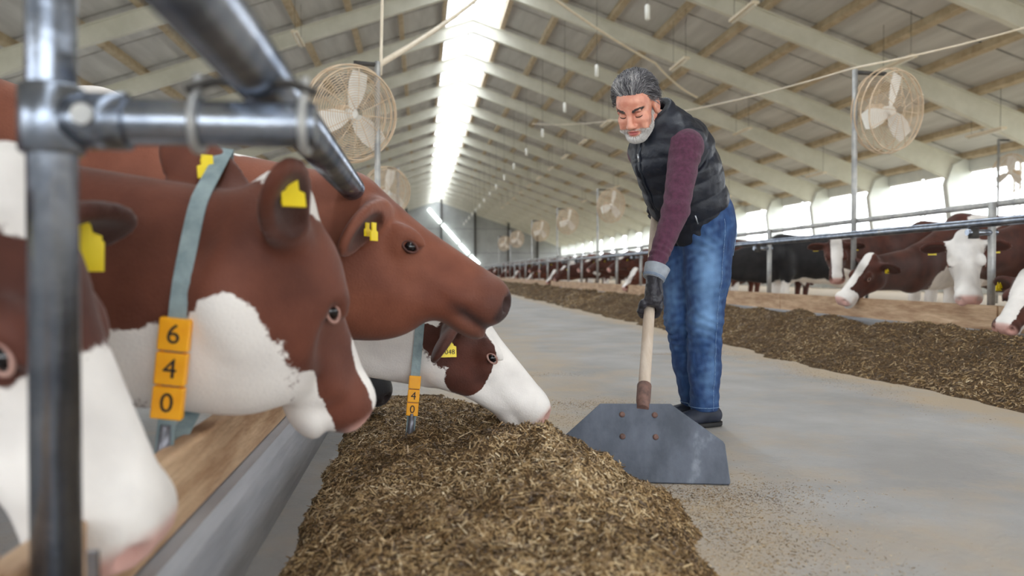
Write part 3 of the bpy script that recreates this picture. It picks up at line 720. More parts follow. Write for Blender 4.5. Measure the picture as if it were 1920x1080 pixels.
cable([(-.38, 7.75, 2.6), (-.36, 7.8, 3.6), (-.5, 7.9, 5.2), (-.6, 8.0, 9.6)], .016, 'rusty cable hanging from the roof to the near fan')

# ------------------------------------------------------------------ shovel: a wide rubber scraper blade on a wooden handle
def A3(*a): return np.array(a, float)
HB = A3(.790, 2.791, .255); HD = nz(A3(.300, .865, .707))
sh = empty('feed_scraper', (.755, 2.65, 0)); tag(sh, 'wide dark grey scraper shovel with long pale wooden handle, pushed by the man', 'shovel')
def rel(v): return Vector(np.asarray(v, float) - A3(.755, 2.65, 0))
kk = nz(A3(.03, .46, .88)); bb = A3(-.977, .21, 0); nn = np.cross(bb, kk); cc = A3(.755, 2.65, 0)
if nn[1] > 0: nn = -nn
bl_m = mat('scuffed_rubber', (62,68,80), (90,96,109), 9, .5, bump=.12, c3=(128,134,145), stretch=(1,1,.5))
poly = [(-.285, .006), (.285, .006), (.29, .012), (.29, .135), (.285, .145), (.13, .285), (-.12, .288), (-.285, .155), (-.29, .145), (-.29, .012)]
b = MB().prism([rel(cc + bb*i + kk*j) for i, j in poly], Vector(-nn*.012)).build('blade', bl_m, sh)
bv = b.modifiers.new('bevel', 'BEVEL'); bv.width = .002; bv.segments = 1
rust = mat('rusty_iron', (88,66,60), (124,92,82), 40, .7)
for i, j in ((.055, .245), (-.06, .245), (.06, .165), (-.055, .165)):
    c = cc + bb*i + kk*j + nn*.0
    MB().tube([rel(c), rel(c + nn*.004), rel(c + nn*.007)], [.011, .010, .005], 10).build('bolt', rust, sh)
wood_h = mat('pale_handle_wood', (186,168,150), (216,202,188), 14, .6, bump=.15, stretch=(1,.25,.25))
hpts = [HB + HD*s for s in (.02, .3, .6, .9, 1.34)]
hd_ = MB().tube([rel(p) for p in hpts], [.0215, .0225, .0225, .022, .021], 16).build('handle', wood_h, sh)
so = MB().tube([rel(HB - HD*.03), rel(HB + HD*.01), rel(HB + HD*.085), rel(HB + HD*.088)], [.021, .0255, .0265, .0235], 16).build('socket', rust, sh)
MB().box((-.07, -.004, -.12), (.07, .004, .03), basis(bb, -nn, kk, np.array(rel(cc + kk*.23 - nn*.017)))).build('back_plate', rust, so)

# ------------------------------------------------------------------ the man
FWD = nz(A3(-.93, -.36, 0)); LFT = A3(.36, -.93, 0)
NECK = A3(1.062, 3.515, 1.365); HIP = A3(1.30, 3.67, .93)
LSH = A3(1.145, 3.385, 1.270); LEL = A3(1.070, 3.290, .985); LWR = A3(.958, 3.215, .735)
RSH = A3(1.045, 3.69, 1.29); REL = A3(1.20, 3.86, 1.08); RWR = A3(1.15, 3.76, 1.0)
LHP = A3(1.325, 3.590, .90); RHP = A3(1.265, 3.745, .90)
LKN = A3(1.305, 3.575, .50); RKN = A3(1.235, 3.70, .50); LAN = A3(1.318, 3.615, .09); RAN = A3(1.318, 3.755, .09)
SP = [A3(1.29, 3.655, .95), A3(1.255, 3.640, 1.05), A3(1.205, 3.600, 1.165), A3(1.145, 3.560, 1.275), A3(1.090, 3.525, 1.355)]
# head frame: right, forward, up
gf = nz(A3(-.50, -.66, -.62)); gr = nz(np.cross(gf, A3(0.03, 0.02, 1))); gu = np.cross(gr, gf); HC = A3(.940, 3.440, 1.452)
HM = np.stack([gr, gf, gu]); HSC = 1.02
def T(a, b, c): return HC + (gr*a + gf*b + gu*c)*HSC
def head_sd():
    s = SD()
    k = HSC
    def E(c, r, kk_=.02, sub=False): s.ell(T(*c), tuple(q*k for q in r), kk_, HM, sub)
    E((0, -.014, .035), (.076, .099, .088))
    E((0, .028, -.040), (.061, .068, .082), .03)
    E((0, .050, .045), (.058, .045, .050), .03)
    for sg in (-1, 1):
        s.cone(T(.056*sg, -.005, -.055), T(.020*sg, .068, -.108), .022*k, .020*k, .03)
        E((.043*sg, .062, -.030), (.026, .026, .022), .025)
        E((.030*sg, .086, .020), (.022, .012, .009), .014)
        E((.014*sg, .102, -.046), (.0095, .012, .009), .008)
        E((.033*sg, .097, .001), (.017, .014, .010), .012, True)
        E((.033*sg, .0765, -.001), (.0155, .0145, .0125), .004)
        E((.052*sg, .075, -.062), (.012, .012, .016), .02)
        # ears
        E((.084*sg, -.014, -.006), (.013, .027, .040), .010)
        E((.096*sg, -.008, -.002), (.009, .015, .025), .006, True)
    E((0, .080, -.104), (.022, .018, .018), .02)
    s.cone(T(0, .090, .016), T(0, .116, -.036), .0085*k, .0125*k, .014)
    E((0, .113, -.040), (.0125, .011, .010), .008)
    E((0, .092, -.069), (.026, .013, .0075), .008)
    E((0, .090, -.083), (.023, .013, .0075), .008)
    s.cone(T(-.024, .099, -.0745), T(.024, .099, -.0745), .0022, .0022, .005, sub=True)
    for sg in (-1, 1): E((.0065*sg, .113, -.0495), (.004, .005, .003), .003, True)
    s.cone(T(0, -.035, -.06), NECK - A3(0, 0, .02), .058, .066, .03)
    return s
HS = head_sd()
def limb_sd():
    s = SD()
    s.chain(SP, [.12, .115, .125, .12, .07], .05, side=LFT, sq=1.3)
    s.cone(SP[4], NECK + A3(-.01, -.005, .03), .066, .060, .05)
    s.cone(SP[3], LSH, .09, .06, .05); s.cone(SP[3], RSH, .09, .06, .05)
    s.chain([LSH, LEL, LWR], [.058, .044, .031], .03); s.chain([RSH, REL, RWR], [.058, .044, .031], .03)
    s.ell(HIP, (.13, .13, .11), .05)
    s.chain([LHP, LKN, LAN], [.082, .056, .042], .04); s.chain([RHP, RKN, RAN], [.082, .056, .042], .04)
    return s
Vb, Qb = sd_mesh(limb_sd(), (.80, 3.05, .04), (1.6, 4.05, 1.5), .012)
Vh, Qh = sd_mesh(HS, HC-.24, HC+.24, .0032)
keep = None
me = np_mesh('person', np.concatenate([Vb, Vh]), np.concatenate([Qb, Qh+len(Vb)]))
Hl = (np.concatenate([Vb, Vh]) - HC)@HM.T/HSC
def beard_mask(L):
    x, y, z = np.abs(L[:, 0]), L[:, 1], L[:, 2]
    line = np.interp(y, [-.02, .015, .04, .065, .085, .12], [.012, -.018, -.060, -.074, -.060, -.056])
    m = np.clip((line - z)/.006, 0, 1)*np.clip((y+.012)/.01, 0, 1)
    lips = (1 - np.sqrt((L[:, 0]/.031)**2 + ((z+.0780)/.0135)**2)) ; m *= np.where((y > .07), np.clip(-lips/.15, 0, 1), 1)
    return m*np.clip((z+.145)/.01, 0, 1)*np.clip((.0715-x)/.004, 0, 1)
set_attr(me, 'beard', np.where(np.arange(len(Hl)) >= len(Vb), beard_mask(Hl), 0))
lips = np.clip((1 - np.sqrt((Hl[:, 0]/.027)**2 + ((Hl[:, 2]+.0765)/.0125)**2))*4, 0, 1)*(Hl[:, 1] > .075); set_attr(me, 'lips', lips)
skin = bpy.data.materials.new('skin'); skin.use_nodes = True; nt = skin.node_tree; pb = nt.nodes['Principled BSDF']
pb.inputs['Roughness'].default_value = .5; pb.inputs['Subsurface Weight'].default_value = .12; pb.inputs['Subsurface Radius'].default_value = (.012, .004, .002); pb.inputs['Subsurface Scale'].default_value = .5
tcn = nt.nodes.new('ShaderNodeTexCoord'); nn1 = nt.nodes.new('ShaderNodeTexNoise'); nn1.inputs['Scale'].default_value = 28; nt.links.new(tcn.outputs['Object'], nn1.inputs['Vector'])
rr1 = nt.nodes.new('ShaderNodeValToRGB'); rr1.color_ramp.elements[0].position = .35; rr1.color_ramp.elements[1].position = .7
rr1.color_ramp.elements[0].color = lin((206,136,114)); rr1.color_ramp.elements[1].color = lin((228,168,144)); nt.links.new(nn1.outputs['Fac'], rr1.inputs[0])
prev = rr1.outputs[0]
for an_, col_ in (('lips', (176,96,92)), ('beard', (176,160,152))):
    at_ = nt.nodes.new('ShaderNodeAttribute'); at_.attribute_name = an_; mx_ = nt.nodes.new('ShaderNodeMix'); mx_.data_type = 'RGBA'
    nt.links.new(at_.outputs['Fac'], mx_.inputs[0]); nt.links.new(prev, mx_.inputs[6]); mx_.inputs[7].default_value = lin(col_); prev = mx_.outputs[2]
nt.links.new(prev, pb.inputs['Base Color'])
man = link('person', me, skin); tag(man, 'man in a navy quilted vest, plum sleeves and jeans bending over the shovel', 'person')

# hair, beard, brows: strands that follow the head surface
def grad(f, P, e=.002):
    g = np.stack([f(P+d)-f(P-d) for d in (vec(e,0,0), vec(0,e,0), vec(0,0,e))], 1); return g/(np.linalg.norm(g, axis=1)[:, None]+1e-9)
def strands(name, roots, flow, length, nseg, lift, width, m, rnd, shade, jit=.25, lm=1.0, lfm=1.0):
    N = len(roots); P = roots.copy(); pts = [P.copy()]; L = length*(.7+.6*rnd.rand(N))*lm; lf_ = np.ones(N)*lfm; J = rnd.normal(size=(N, 3))*jit
    for i in range(nseg):
        n = grad(HS, P); d = flow(P) + J; d = d - n*(d*n).sum(1)[:, None]; d /= np.linalg.norm(d, axis=1)[:, None]+1e-9
        tgt = lift[min(i+1, len(lift)-1)]*(.75+.5*rnd.rand(N))*lf_; P = P + d*(L/nseg)[:, None]
        P = P + grad(HS, P)*(tgt - HS(P))[:, None]*.8; pts.append(P.copy())
    V = []; Q = []; sh_ = []
    for i, p in enumerate(pts):
        n = grad(HS, p); t = (pts[min(i+1, nseg)] - pts[max(i-1, 0)]); t /= np.linalg.norm(t, axis=1)[:, None]+1e-9; sd_ = np.cross(t, n)
        w = width*(1 - .75*(i/nseg)**1.5)
        V += [p - sd_*w, p + n*w*.9, p + sd_*w]
    V = np.concatenate(V); base = np.arange(N)
    for i in range(nseg):
        for a in range(3):
            c = (a+1) % 3; Q.append(np.stack([(3*i+a)*N+base, (3*i+c)*N+base, (3*i+3+c)*N+base, (3*i+3+a)*N+base], 1))
    mm = np_mesh(name, V, np.concatenate(Q)); set_attr(mm, 'shade', np.tile(shade, 3*(nseg+1)))
    return link(name, mm, m, man)
def hair_mat(name, ramp):
    m = bpy.data.materials.new(name); m.use_nodes = True; nt = m.node_tree; b = nt.nodes['Principled BSDF']; b.inputs['Roughness'].default_value = .45
    a = nt.nodes.new('ShaderNodeAttribute'); a.attribute_name = 'shade'; r = nt.nodes.new('ShaderNodeValToRGB'); e = r.color_ramp.elements
    e[0].position = ramp[0][0]; e[0].color = lin(ramp[0][1]); e[1].position = ramp[-1][0]; e[1].color = lin(ramp[-1][1])
    for p, c in ramp[1:-1]: k = e.new(p); k.color = lin(c)
    nt.links.new(a.outputs['Fac'], r.inputs[0]); nt.links.new(r.outputs[0], b.inputs['Base Color']); return m
hm = hair_mat('grey_hair', [(0, (58,56,60)), (.3, (92,90,94)), (.6, (150,148,150)), (1, (224,220,214))])
rnd = np.random.RandomState(5)
# scalp region on a fine sampling of the head mesh
Lh = (Vh - HC)@HM.T/HSC
def hairline(L):
    x, y, z = np.abs(L[:, 0]), L[:, 1], L[:, 2]
    zmin = np.interp(y, [-.12, -.06, -.032, -.028, .015, .03, .045, .07], [-.075, -.06, -.04, .015, .018, .058, .076, .084])
    return (z > zmin) & (y < .068 + .012*(1-(x/.05)**2)) & ~((x > .060) & (y > -.045) & (z < .028))
sc = np.where(hairline(Lh))[0]; pick = np.r_[rnd.choice(sc, 4200), rnd.choice(sc[Lh[sc, 1] > .035], 1300)]; roots = Vh[pick] + rnd.normal(size=(5500, 3))*.001
Lr = (roots-HC)@HM.T/HSC
front = np.clip((Lr[:, 1]+.01)/.08, 0, 1); low = np.clip((.05-Lr[:, 2])/.06, 0, 1)*np.clip((Lr[:, 1]+.05)/.04, 0, 1)
strk = vnoise(np.c_[Lr[:, 0]*3, Lr[:, 1]*.4, Lr[:, 2]*.4], 22, 4)
shade = np.clip(.22 + .34*front + .5*low + .30*strk*(.4+front) + rnd.normal(size=len(roots))*.14, 0, 1)
def hflow(P):
    L = (P-HC)@HM.T/HSC; x, y, z = L.T
    side = np.clip((np.abs(x)-.045)/.03, 0, 1)
    v = gr*( .35*np.sign(x)*side + .25)[:, None] + gf*(-1.0)*np.ones(len(P))[:, None] + gu*(np.where(y > .03, .55, -.25) - .5*side)[:, None]
    return v
strands('hair', roots, hflow, .072, 5, [.003, .014, .022, .024, .020, .011], .0017, hm, rnd, shade, .24, lm=np.clip(.55+.6*np.clip(Lr[:, 2]/.08, 0, 1), 0, 1.2), lfm=np.clip(.35+1.0*np.clip((Lr[:, 2]-.02)/.07, 0, 1)*np.clip(1.3-np.abs(Lr[:, 0])/.07*.6, 0, 1), .3, 1.5))
# under-hair cap so that no scalp shows
capm = np_mesh('hair_cap', *(lambda f: sd_mesh(f, HC-.2, HC+.2, .0045))(lambda P, band=None: smax(HS(P)-.005, np.where(hairline((np.asarray(P)-HC)@HM.T/HSC + np.array((0, .012, -.010))), f32(-.02), f32(.02)), .004)))
set_attr(capm, 'shade', np.clip(.16 + .3*np.clip((((np.array([v.co for v in capm.vertices])-HC)@HM.T)[:, 1]+.01)/.08, 0, 1), 0, 1)); link('hair_cap', capm, hm, man)
bm_m = hair_mat('white_beard', [(0, (128,120,116)), (.4, (186,180,176)), (1, (240,237,233))])
bi = np.where(beard_mask(Lh) > .5)[0]; pk_ = rnd.choice(bi, 3600); br_ = Vh[pk_] + rnd.normal(size=(3600, 3))*.0008
Lb = (br_-HC)@HM.T/HSC
strands('beard', br_, lambda P: (gu*-1.0 + gf*.35)*np.ones(len(P))[:, None], .013, 3, [0, .004, .006, .006], .0011, bm_m, rnd, np.clip(.78 + .25*np.clip((.05-Lb[:, 1])/.06, -1, 1)*-1 + rnd.normal(size=len(br_))*.2, 0, 1), .35, lm=np.where((Lb[:, 2] > -.075) & (Lb[:, 1] > .07), .35, 1.0))
bd = hair_mat('dark_brow', [(0, (52,42,40)), (1, (112,100,96))])
for sg in (-1, 1):
    N = 160; t = rnd.rand(N); q = np.stack([T((.014+.042*a)*sg, .098-.030*a**2+.002*rnd.normal(), .020+.006*math.sin(a*3)+.0022*rnd.normal()) for a in t])
    q = q - grad(HS, q)*HS(q)[:, None]
    strands('eyebrow', q, lambda P: (gr*sg*1.0 + gu*.15)*np.ones(len(P))[:, None], .010, 2, [.001, .003, .003], .0011, bd, rnd, np.clip(.3+rnd.normal(size=N)*.25, 0, 1), .2)
    ar = [T((.033+.0155*math.cos(a))*sg, .0895-.012*abs(math.cos(a))**2, -.0065-.0035*math.sin(a)) for a in np.linspace(0, math.pi, 9)]
    ar = [p - grad(HS, p[None])[0]*float(HS(p[None])[0]-.001) for p in ar]
    MB().tube([Vector(p) for p in ar], [.0008]+[.0019]*7+[.0008], 6).build('eyelash', mat('lash', (44,32,30), rough=.7), man)

# clothes: implicit shells over the figure
def wrinkle(P, terms):
    o = np.zeros(len(P), f32)
    for d, fr, amp, c, r in terms:
        w = np.exp(-(((P-vec(*c))**2).sum(1))/(r*r)); o += amp*w*np.sin((P@vec(*d))*fr + 2.0*np.sin(P@vec(d[1], d[2], d[0])*fr*.35))
    return o
AX = nz(SP[3]-SP[0])
def vest_sd():
    s = SD()
    s.chain([SP[0]+A3(.0, .0, .0), SP[1], SP[2], SP[3]], [.146, .152, .156, .145], .05, side=LFT, sq=1.16)
    s.cone(SP[3], SP[4]+A3(.02, .01, .01), .135, .085, .06, side=LFT, sq=1.25)
    s.cone(SP[3]+A3(.05, .02, .03), SP[3]+A3(.0, 0, .0), .12, .12, .06)
    s.ell(SP[2] + FWD*.045, (.15, .15, .17), .06); s.ell(SP[3] + FWD*.05 - A3(0, 0, .03), (.13, .13, .12), .06); s.ell(SP[1] + FWD*.03, (.15, .16, .12), .06)
    s.cone(SP[4], LSH+A3(-.0, .02, .015), .095, .078, .05); s.cone(SP[4], RSH, .095, .078, .05)
    return s
vs = vest_sd()
NA = nz(LFT*1.0 + A3(.0, 0, -.20)); NA2 = nz(-LFT*1.0 + A3(0, 0, -.2))
CO = SP[4] + A3(.012, .012, .005); CD = nz(A3(-.66, -.40, .72))
def vest_f(P, band=None):
    P = np.asarray(P, f32); d = vs(P)
    q = P - SP[0].astype(f32); a = q@AX.astype(f32); lf = q@LFT.astype(f32)
    s_ = a + .10*np.abs(lf) + .008*np.sin(lf*16+a*7)
    d = d - .0068*np.clip((a-.0)/.08, 0, 1)*np.abs(np.sin(s_*math.pi/.082))**.55 - .0035*np.clip((a+.03)/.06, 0, 1)*vnoise(P, 13, 3).astype(f32) - .0016*vnoise(P, 45, 8).astype(f32)
    d = d - .014*np.exp(-((a+.03)/.045)**2).astype(f32)
    # front opening groove
    fr_ = (q@FWD.astype(f32) > 0) & (np.abs(lf-.0) < .05); d = d + np.where(fr_, .012*np.exp(-(lf/.008)**2), 0).astype(f32)
    # armholes
    for c, n in ((LSH + LFT*.012, NA), (RSH - LFT*.012, NA2)):
        e = (P - c.astype(f32)); h = e@n.astype(f32); rad = np.sqrt(np.maximum((e*e).sum(1)-h*h, 0))
        d = smax(d, -np.maximum(-h, rad-.118), .012)
    # standing collar: a thick ring
    e = P - CO.astype(f32); h = e@CD.astype(f32); v = e - h[:, None]*CD.astype(f32); rd = np.sqrt((v*v).sum(1)) + .10*np.maximum(h, 0)
    ring = np.maximum(np.abs(rd-.088)-.017-.004*np.abs(np.sin(h*math.pi/.04)), np.abs(h-.052)-.070)
    d = smin(d, ring, .02)
    ins = np.maximum(rd-.070, -(h-.00)); d = smax(d, -ins, .008)
    d = smax(d, -(a + .045 + .0*lf), .012)                       # hem
    return d
vest_m = mat('navy_quilted_nylon', (11,16,28), (17,23,37), 18, .50, bump=.10, bscale=70, spec=.5)
V, Q = sd_mesh(vest_f, (.78, 3.20, .82), (1.62, 4.05, 1.62), .0062)
vest = link('vest', np_mesh('vest', V, Q), vest_m, man)
# zip along the front edge and a pocket zip
zp = []
for a in np.linspace(.02, .40, 14):
    o_ = SP[0] + AX*a; 
    for r in np.arange(.26, .08, -.004):
        p = o_ + FWD*r
        if vest_f(p[None])[0] < .004: break
    zp.append(p)
zm = mat('dark_zip', (40,44,52), rough=.4, metal=.5); zl = mat('zip_puller', (190,192,196), rough=.3, metal=.7)
MB().tube([Vector(p) for p in zp], .0045, 6).build('zip', zm, vest)
MB().tube([Vector(zp[-3] + FWD*.006), Vector(zp[-3] + FWD*.012 - AX*.03 + A3(0,0,-.008))], .004, 6).build('zip_puller', zl, vest)
def onto(f, p, d, far=.35):
    d = nz(d)
    for r in np.arange(far, 0, -.003):
        q = p + d*r
        if f(q[None])[0] < .003: return q
    return p
pz = [onto(vest_f, SP[0] + AX*t, LFT*.75 + FWD*.62) for t in (-.01, .03)]
MB().tube([Vector(p) for p in pz], .0035, 6).build('zip_puller', zl, vest)

def sleeve_sd():
    s = SD()
    s.cone(LSH + LFT*-.03 + A3(0, 0, .012), LSH, .073, .072, .03)
    s.chain([LSH, LEL, LWR+A3(0, 0, .01)], [.071, .056, .037], .03)
    s.cone(RSH + LFT*.03, RSH, .072, .072, .03); s.chain([RSH, REL, RWR], [.070, .055, .042], .03)
    s.chain([SP[2], SP[3]], [.10, .10], .05)
    return s
ss = sleeve_sd()
ad_ = nz(LWR-LSH)
def sleeve_f(P, band=None):
    d = ss(P, band); P = np.asarray(P, f32)
    t = (P-LSH.astype(f32))@ad_.astype(f32)
    w = wrinkle(P, [((ad_[0]+.5, ad_[1]+.5, ad_[2]), 130, .0032, tuple(LEL+A3(-.02, -.02, .02)), .11), ((ad_[0]-.4, ad_[1]+.3, ad_[2]), 150, .0028, tuple(LWR+A3(0, 0, .05)), .10), ((.6, -.3, .9), 90, .003, tuple(LSH+A3(0, -.04, -.1)), .09)])
    return d - w - .002*np.exp(-((t-.055)/.003)**2)
V, Q = sd_mesh(sleeve_f, (.85, 3.08, .68), (1.4, 4.02, 1.42), .0055)
knit = mat('plum_knit', (70,32,52), (90,44,68), 60, .85, bump=.3, bscale=420, sheen=.1)
link('sweater', np_mesh('sweater', V, Q), knit, man)

def jeans_sd():
    s = SD()
    s.cone(HIP + LFT*.05 + A3(0, 0, .06), HIP - LFT*.05 + A3(0, 0, .06), .135, .135, .03)
    s.ell(HIP - FWD*.05 + A3(0, 0, -.03), (.13, .14, .12), .05)
    s.chain([LHP+A3(0, -.0, .02), LHP*.5+LKN*.5, LKN, LKN*.5+LAN*.5, LAN + A3(0, 0, .01)], [.118, .102, .080, .073, .066], .04)
    s.chain([RHP+A3(0, -.0, .02), RHP*.5+RKN*.5, RKN, RKN*.5+RAN*.5, RAN + A3(0, 0, .01)], [.116, .100, .078, .072, .064], .04)
    return s
js = jeans_sd()
def jeans_f(P, band=None):
    d = js(P, band); P = np.asarray(P, f32)
    w = wrinkle(P, [((.45, .2, 1.0), 150, .0042, tuple(LKN+A3(-.01, -.05, -.05)), .11), ((-.4, .2, 1.0), 160, .0042, tuple(RKN+A3(-.05, 0, -.05)), .11), ((.8, .1, .8), 120, .0055, tuple(LHP+A3(-.1, -.08, -.0)), .12), ((-.2, .5, 1.0), 140, .003, tuple(LKN+A3(.03, -.06, .14)), .10),
                    ((.2, .4, 1), 120, .0035, tuple(LAN+A3(0, 0, .08)), .10), ((.1, .3, 1), 120, .0035, tuple(RAN+A3(0, 0, .08)), .10), ((.3, -.4, .9), 55, .003, tuple(LKN*.5+LAN*.5), .2)])
    d = d - w - .003*vnoise(P, 9, 6).astype(f32)
    hem = .075 - P[:, 2]
    return smax(d, hem, .006) - .002*np.exp(-((P[:, 2]-.095)/.003)**2)
V, Q = sd_mesh(jeans_f, (.98, 3.38, .05), (1.62, 3.98, 1.10), .006)
jme = np_mesh('jeans', V, Q)
# worn thighs and knees are paler
fade = np.exp(-((V-(LKN*.45+LHP*.55+A3(-.03, -.10, 0)))**2/np.array((.05, .08, .15))**2).sum(1)) + .9*np.exp(-((V-(LKN+A3(-.02, -.07, .01)))**2/np.array((.045, .06, .07))**2).sum(1)) + .4*np.exp(-((V-(RKN+A3(-.07, -.03, .1)))**2/np.array((.04, .06, .15))**2).sum(1)) + .5*np.exp(-((V-(LKN*.4+LAN*.6+A3(0, -.07, 0)))**2/np.array((.03, .06, .12))**2).sum(1))
set_attr(jme, 'fade', np.clip(fade + .15*vnoise(V, 40, 2), 0, 1))
den = mat('denim', (18,46,90), (32,68,116), 30, .8, bump=.25, bscale=500, stretch=(1,1,.35)); nt = den.node_tree
at_ = nt.nodes.new('ShaderNodeAttribute'); at_.attribute_name = 'fade'; mx_ = nt.nodes.new('ShaderNodeMix'); mx_.data_type = 'RGBA'; pbn = nt.nodes['Principled BSDF']; src = pbn.inputs['Base Color'].links[0].from_socket
nt.links.new(at_.outputs['Fac'], mx_.inputs[0]); nt.links.new(src, mx_.inputs[6]); mx_.inputs[7].default_value = lin((112,150,194)); nt.links.new(mx_.outputs[2], pbn.inputs['Base Color'])
jeans = link('jeans', jme, den, man)
stm = mat('pale_stitching', (70,104,148), (140,166,196), 160, .8)
def side_line(fr, dirs, zs):
    out = []
    for z in zs:
        t = (LHP[2]+.05-z)/(LHP[2]+.05-LAN[2])
        ax = np.array([np.interp(z, [LAN[2], LKN[2], LHP[2], 1.05], [LAN[i], LKN[i], LHP[i], LHP[i]-.01*(i == 0)]) for i in range(3)]); ax[2] = z
        out.append(onto(fr, ax, dirs, .26))
    return out
ln = side_line(jeans_f, A3(.30, -.95, 0), np.linspace(.085, .965, 40)); MB().tube([Vector(p) for p in ln], .0013, 5).build('side_seam', stm, jeans)
pk1 = [onto(jeans_f, LHP + A3(-.0, 0, z), A3(x, -.45, 0)) for x, z in ((1.0, .09), (1.05, .0), (1.15, -.1))]; MB().tube([Vector(p) for p in pk1], .0019, 5).build('pocket_stitch', stm, jeans)
for an_, in ((LAN,), (RAN,)):
    rg = [onto(jeans_f, np.array((an_[0], an_[1], .097)), A3(math.cos(a), math.sin(a), 0), .14) for a in np.linspace(0, 2*math.pi, 25)[:-1]]
    MB().tube([Vector(p) for p in rg], .0015, 5, closed=True).build('hem_stitch', stm, jeans)

# gloves gripping the handle
leather = mat('dark_leather', (30,28,34), (48,46,54), 24, .42, bump=.2, bscale=120); cuff_m = mat('grey_cuff', (128,134,144), (158,164,172), 14, .55, bump=.1)
def make_glove(G, wr, sgn, vis=True):
    a = wr - G; a = nz(a - HD*(a@HD)); b = np.cross(HD, a)*sgn; s = SD(); rg = .0345
    C = lambda ang, off, r=rg: G + HD*off + (a*math.cos(ang) + b*math.sin(ang))*r
    palm = C(.15, .0, .050)
    s.cone(palm + HD*.026, palm - HD*.026, .026, .025, .02)
    s.cone(wr - nz(wr-palm)*.01, palm + nz(wr-palm)*.005, .034, .034, .025, side=HD, sq=1.25)
    for i in range(4):
        off = (-.033 + i*.0225); ln_ = (.92, 1.0, .97, .82)[i]
        angs = [.35, 1.1, 2.0, 2.9, 3.75*ln_]; rad = [.047, .045, .038, .0355, .0345]
        s.chain([C(t, off*1.02, r) for t, r in zip(angs, rad)], [.0130, .0120, .0113, .0106, .0092], .0035)
    s.chain([palm - HD*.025 - b*.012, C(-.75, -.040, .047), C(-1.5, -.052, .037), C(-2.3, -.050, .0335)], [.020, .0155, .013, .0108], .012)
    f = lambda P, band=None: s(P, band) - .0016*vnoise(P, 70, 5).astype(f32)
    V, Q = sd_mesh(f, np.minimum(G, wr)-.10, np.maximum(G, wr)+.10, .0036)
    g = link('glove', np_mesh('glove', V, Q), leather, man)
    d = nz((LEL if sgn > 0 else REL) - wr); w0 = wr - d*.012
    if vis:
        side = nz(np.cross(d, A3(0, 1, 0)))
        cf = MB().tube([Vector(w0), Vector(w0 + d*.002), Vector(w0 + d*.058), Vector(w0 + d*.06), Vector(w0 + d*.056)], [.040, .045, .054, .052, .046], 24).build('cuff', cuff_m, g)
        for q in (.006, .012):
            e1 = nz(np.cross(d, A3(0, 0, 1))); e2 = np.cross(d, e1); r_ = .0455 + q*.15
            MB().tube([Vector(w0 + d*q + (e1*math.cos(t) + e2*math.sin(t))*r_) for t in np.linspace(0, 2*math.pi, 25)[:-1]], .0011, 4, closed=True).build('cuff_stitch', stm, cf)
        sm = [C(.15, 0, .078) + nz(wr-palm)*.05, C(.3, 0, .076), C(.8, .01, .062), C(1.3, .012, .056)]
        sm = [onto(f, p - nz(p-palm)*.03, p-palm, .06) for p in sm]; MB().tube([Vector(p) for p in sm], .0016, 5).build('glove_seam', leather, g)
    return g
make_glove(HB + HD*.545, LWR + A3(-.004, -.004, -.03), 1)
make_glove(HB + HD*1.28, RWR + A3(.04, .04, .08), -1, False)

# shoes
shoe_m = mat('navy_shoe', (22,28,42), (34,40,56), 20, .6); sole_m = mat('black_sole', (24,23,24), rough=.7); sock_m = mat('navy_sock', (18,30,56), (26,40,70), 60, .9)
for an_, dr in ((LAN, nz(A3(-.80, -.30, 0))), (RAN, nz(A3(-.93, -.1, 0)))):
    s = SD(); h0 = np.array((an_[0], an_[1], .052)) - dr*.045
    s.ell(h0, (.048, .048, .045), .02); s.cone(h0 + dr*.06 + A3(0, 0, .0), h0 + dr*.19 - A3(0, 0, .014), .044, .034, .03)
    s.cone(h0 + dr*.05 + A3(0, 0, .03), h0 + dr*.03 + A3(0, 0, .05), .040, .042, .03)
    f = lambda P, band=None: smax(s(P, band), .022-np.asarray(P, f32)[:, 2], .004)
    V, Q = sd_mesh(f, h0-.26, h0+.28, .005); sh_ = link('shoe', np_mesh('shoe', V, Q), shoe_m, man)
    f2 = lambda P, band=None: np.maximum(s(P*np.array((1, 1, 0), f32) + np.array((0, 0, .035), f32)) - .004, np.abs(np.asarray(P, f32)[:, 2]-.0135)-.0105)
    V, Q = sd_mesh(f2, h0-.26, h0+.28, .005); link('sole', np_mesh('sole', V, Q), sole_m, sh_)
    MB().tube([(an_[0], an_[1], .07), (an_[0], an_[1], .16)], [.047, .046], 16).build('sock', sock_m, man)

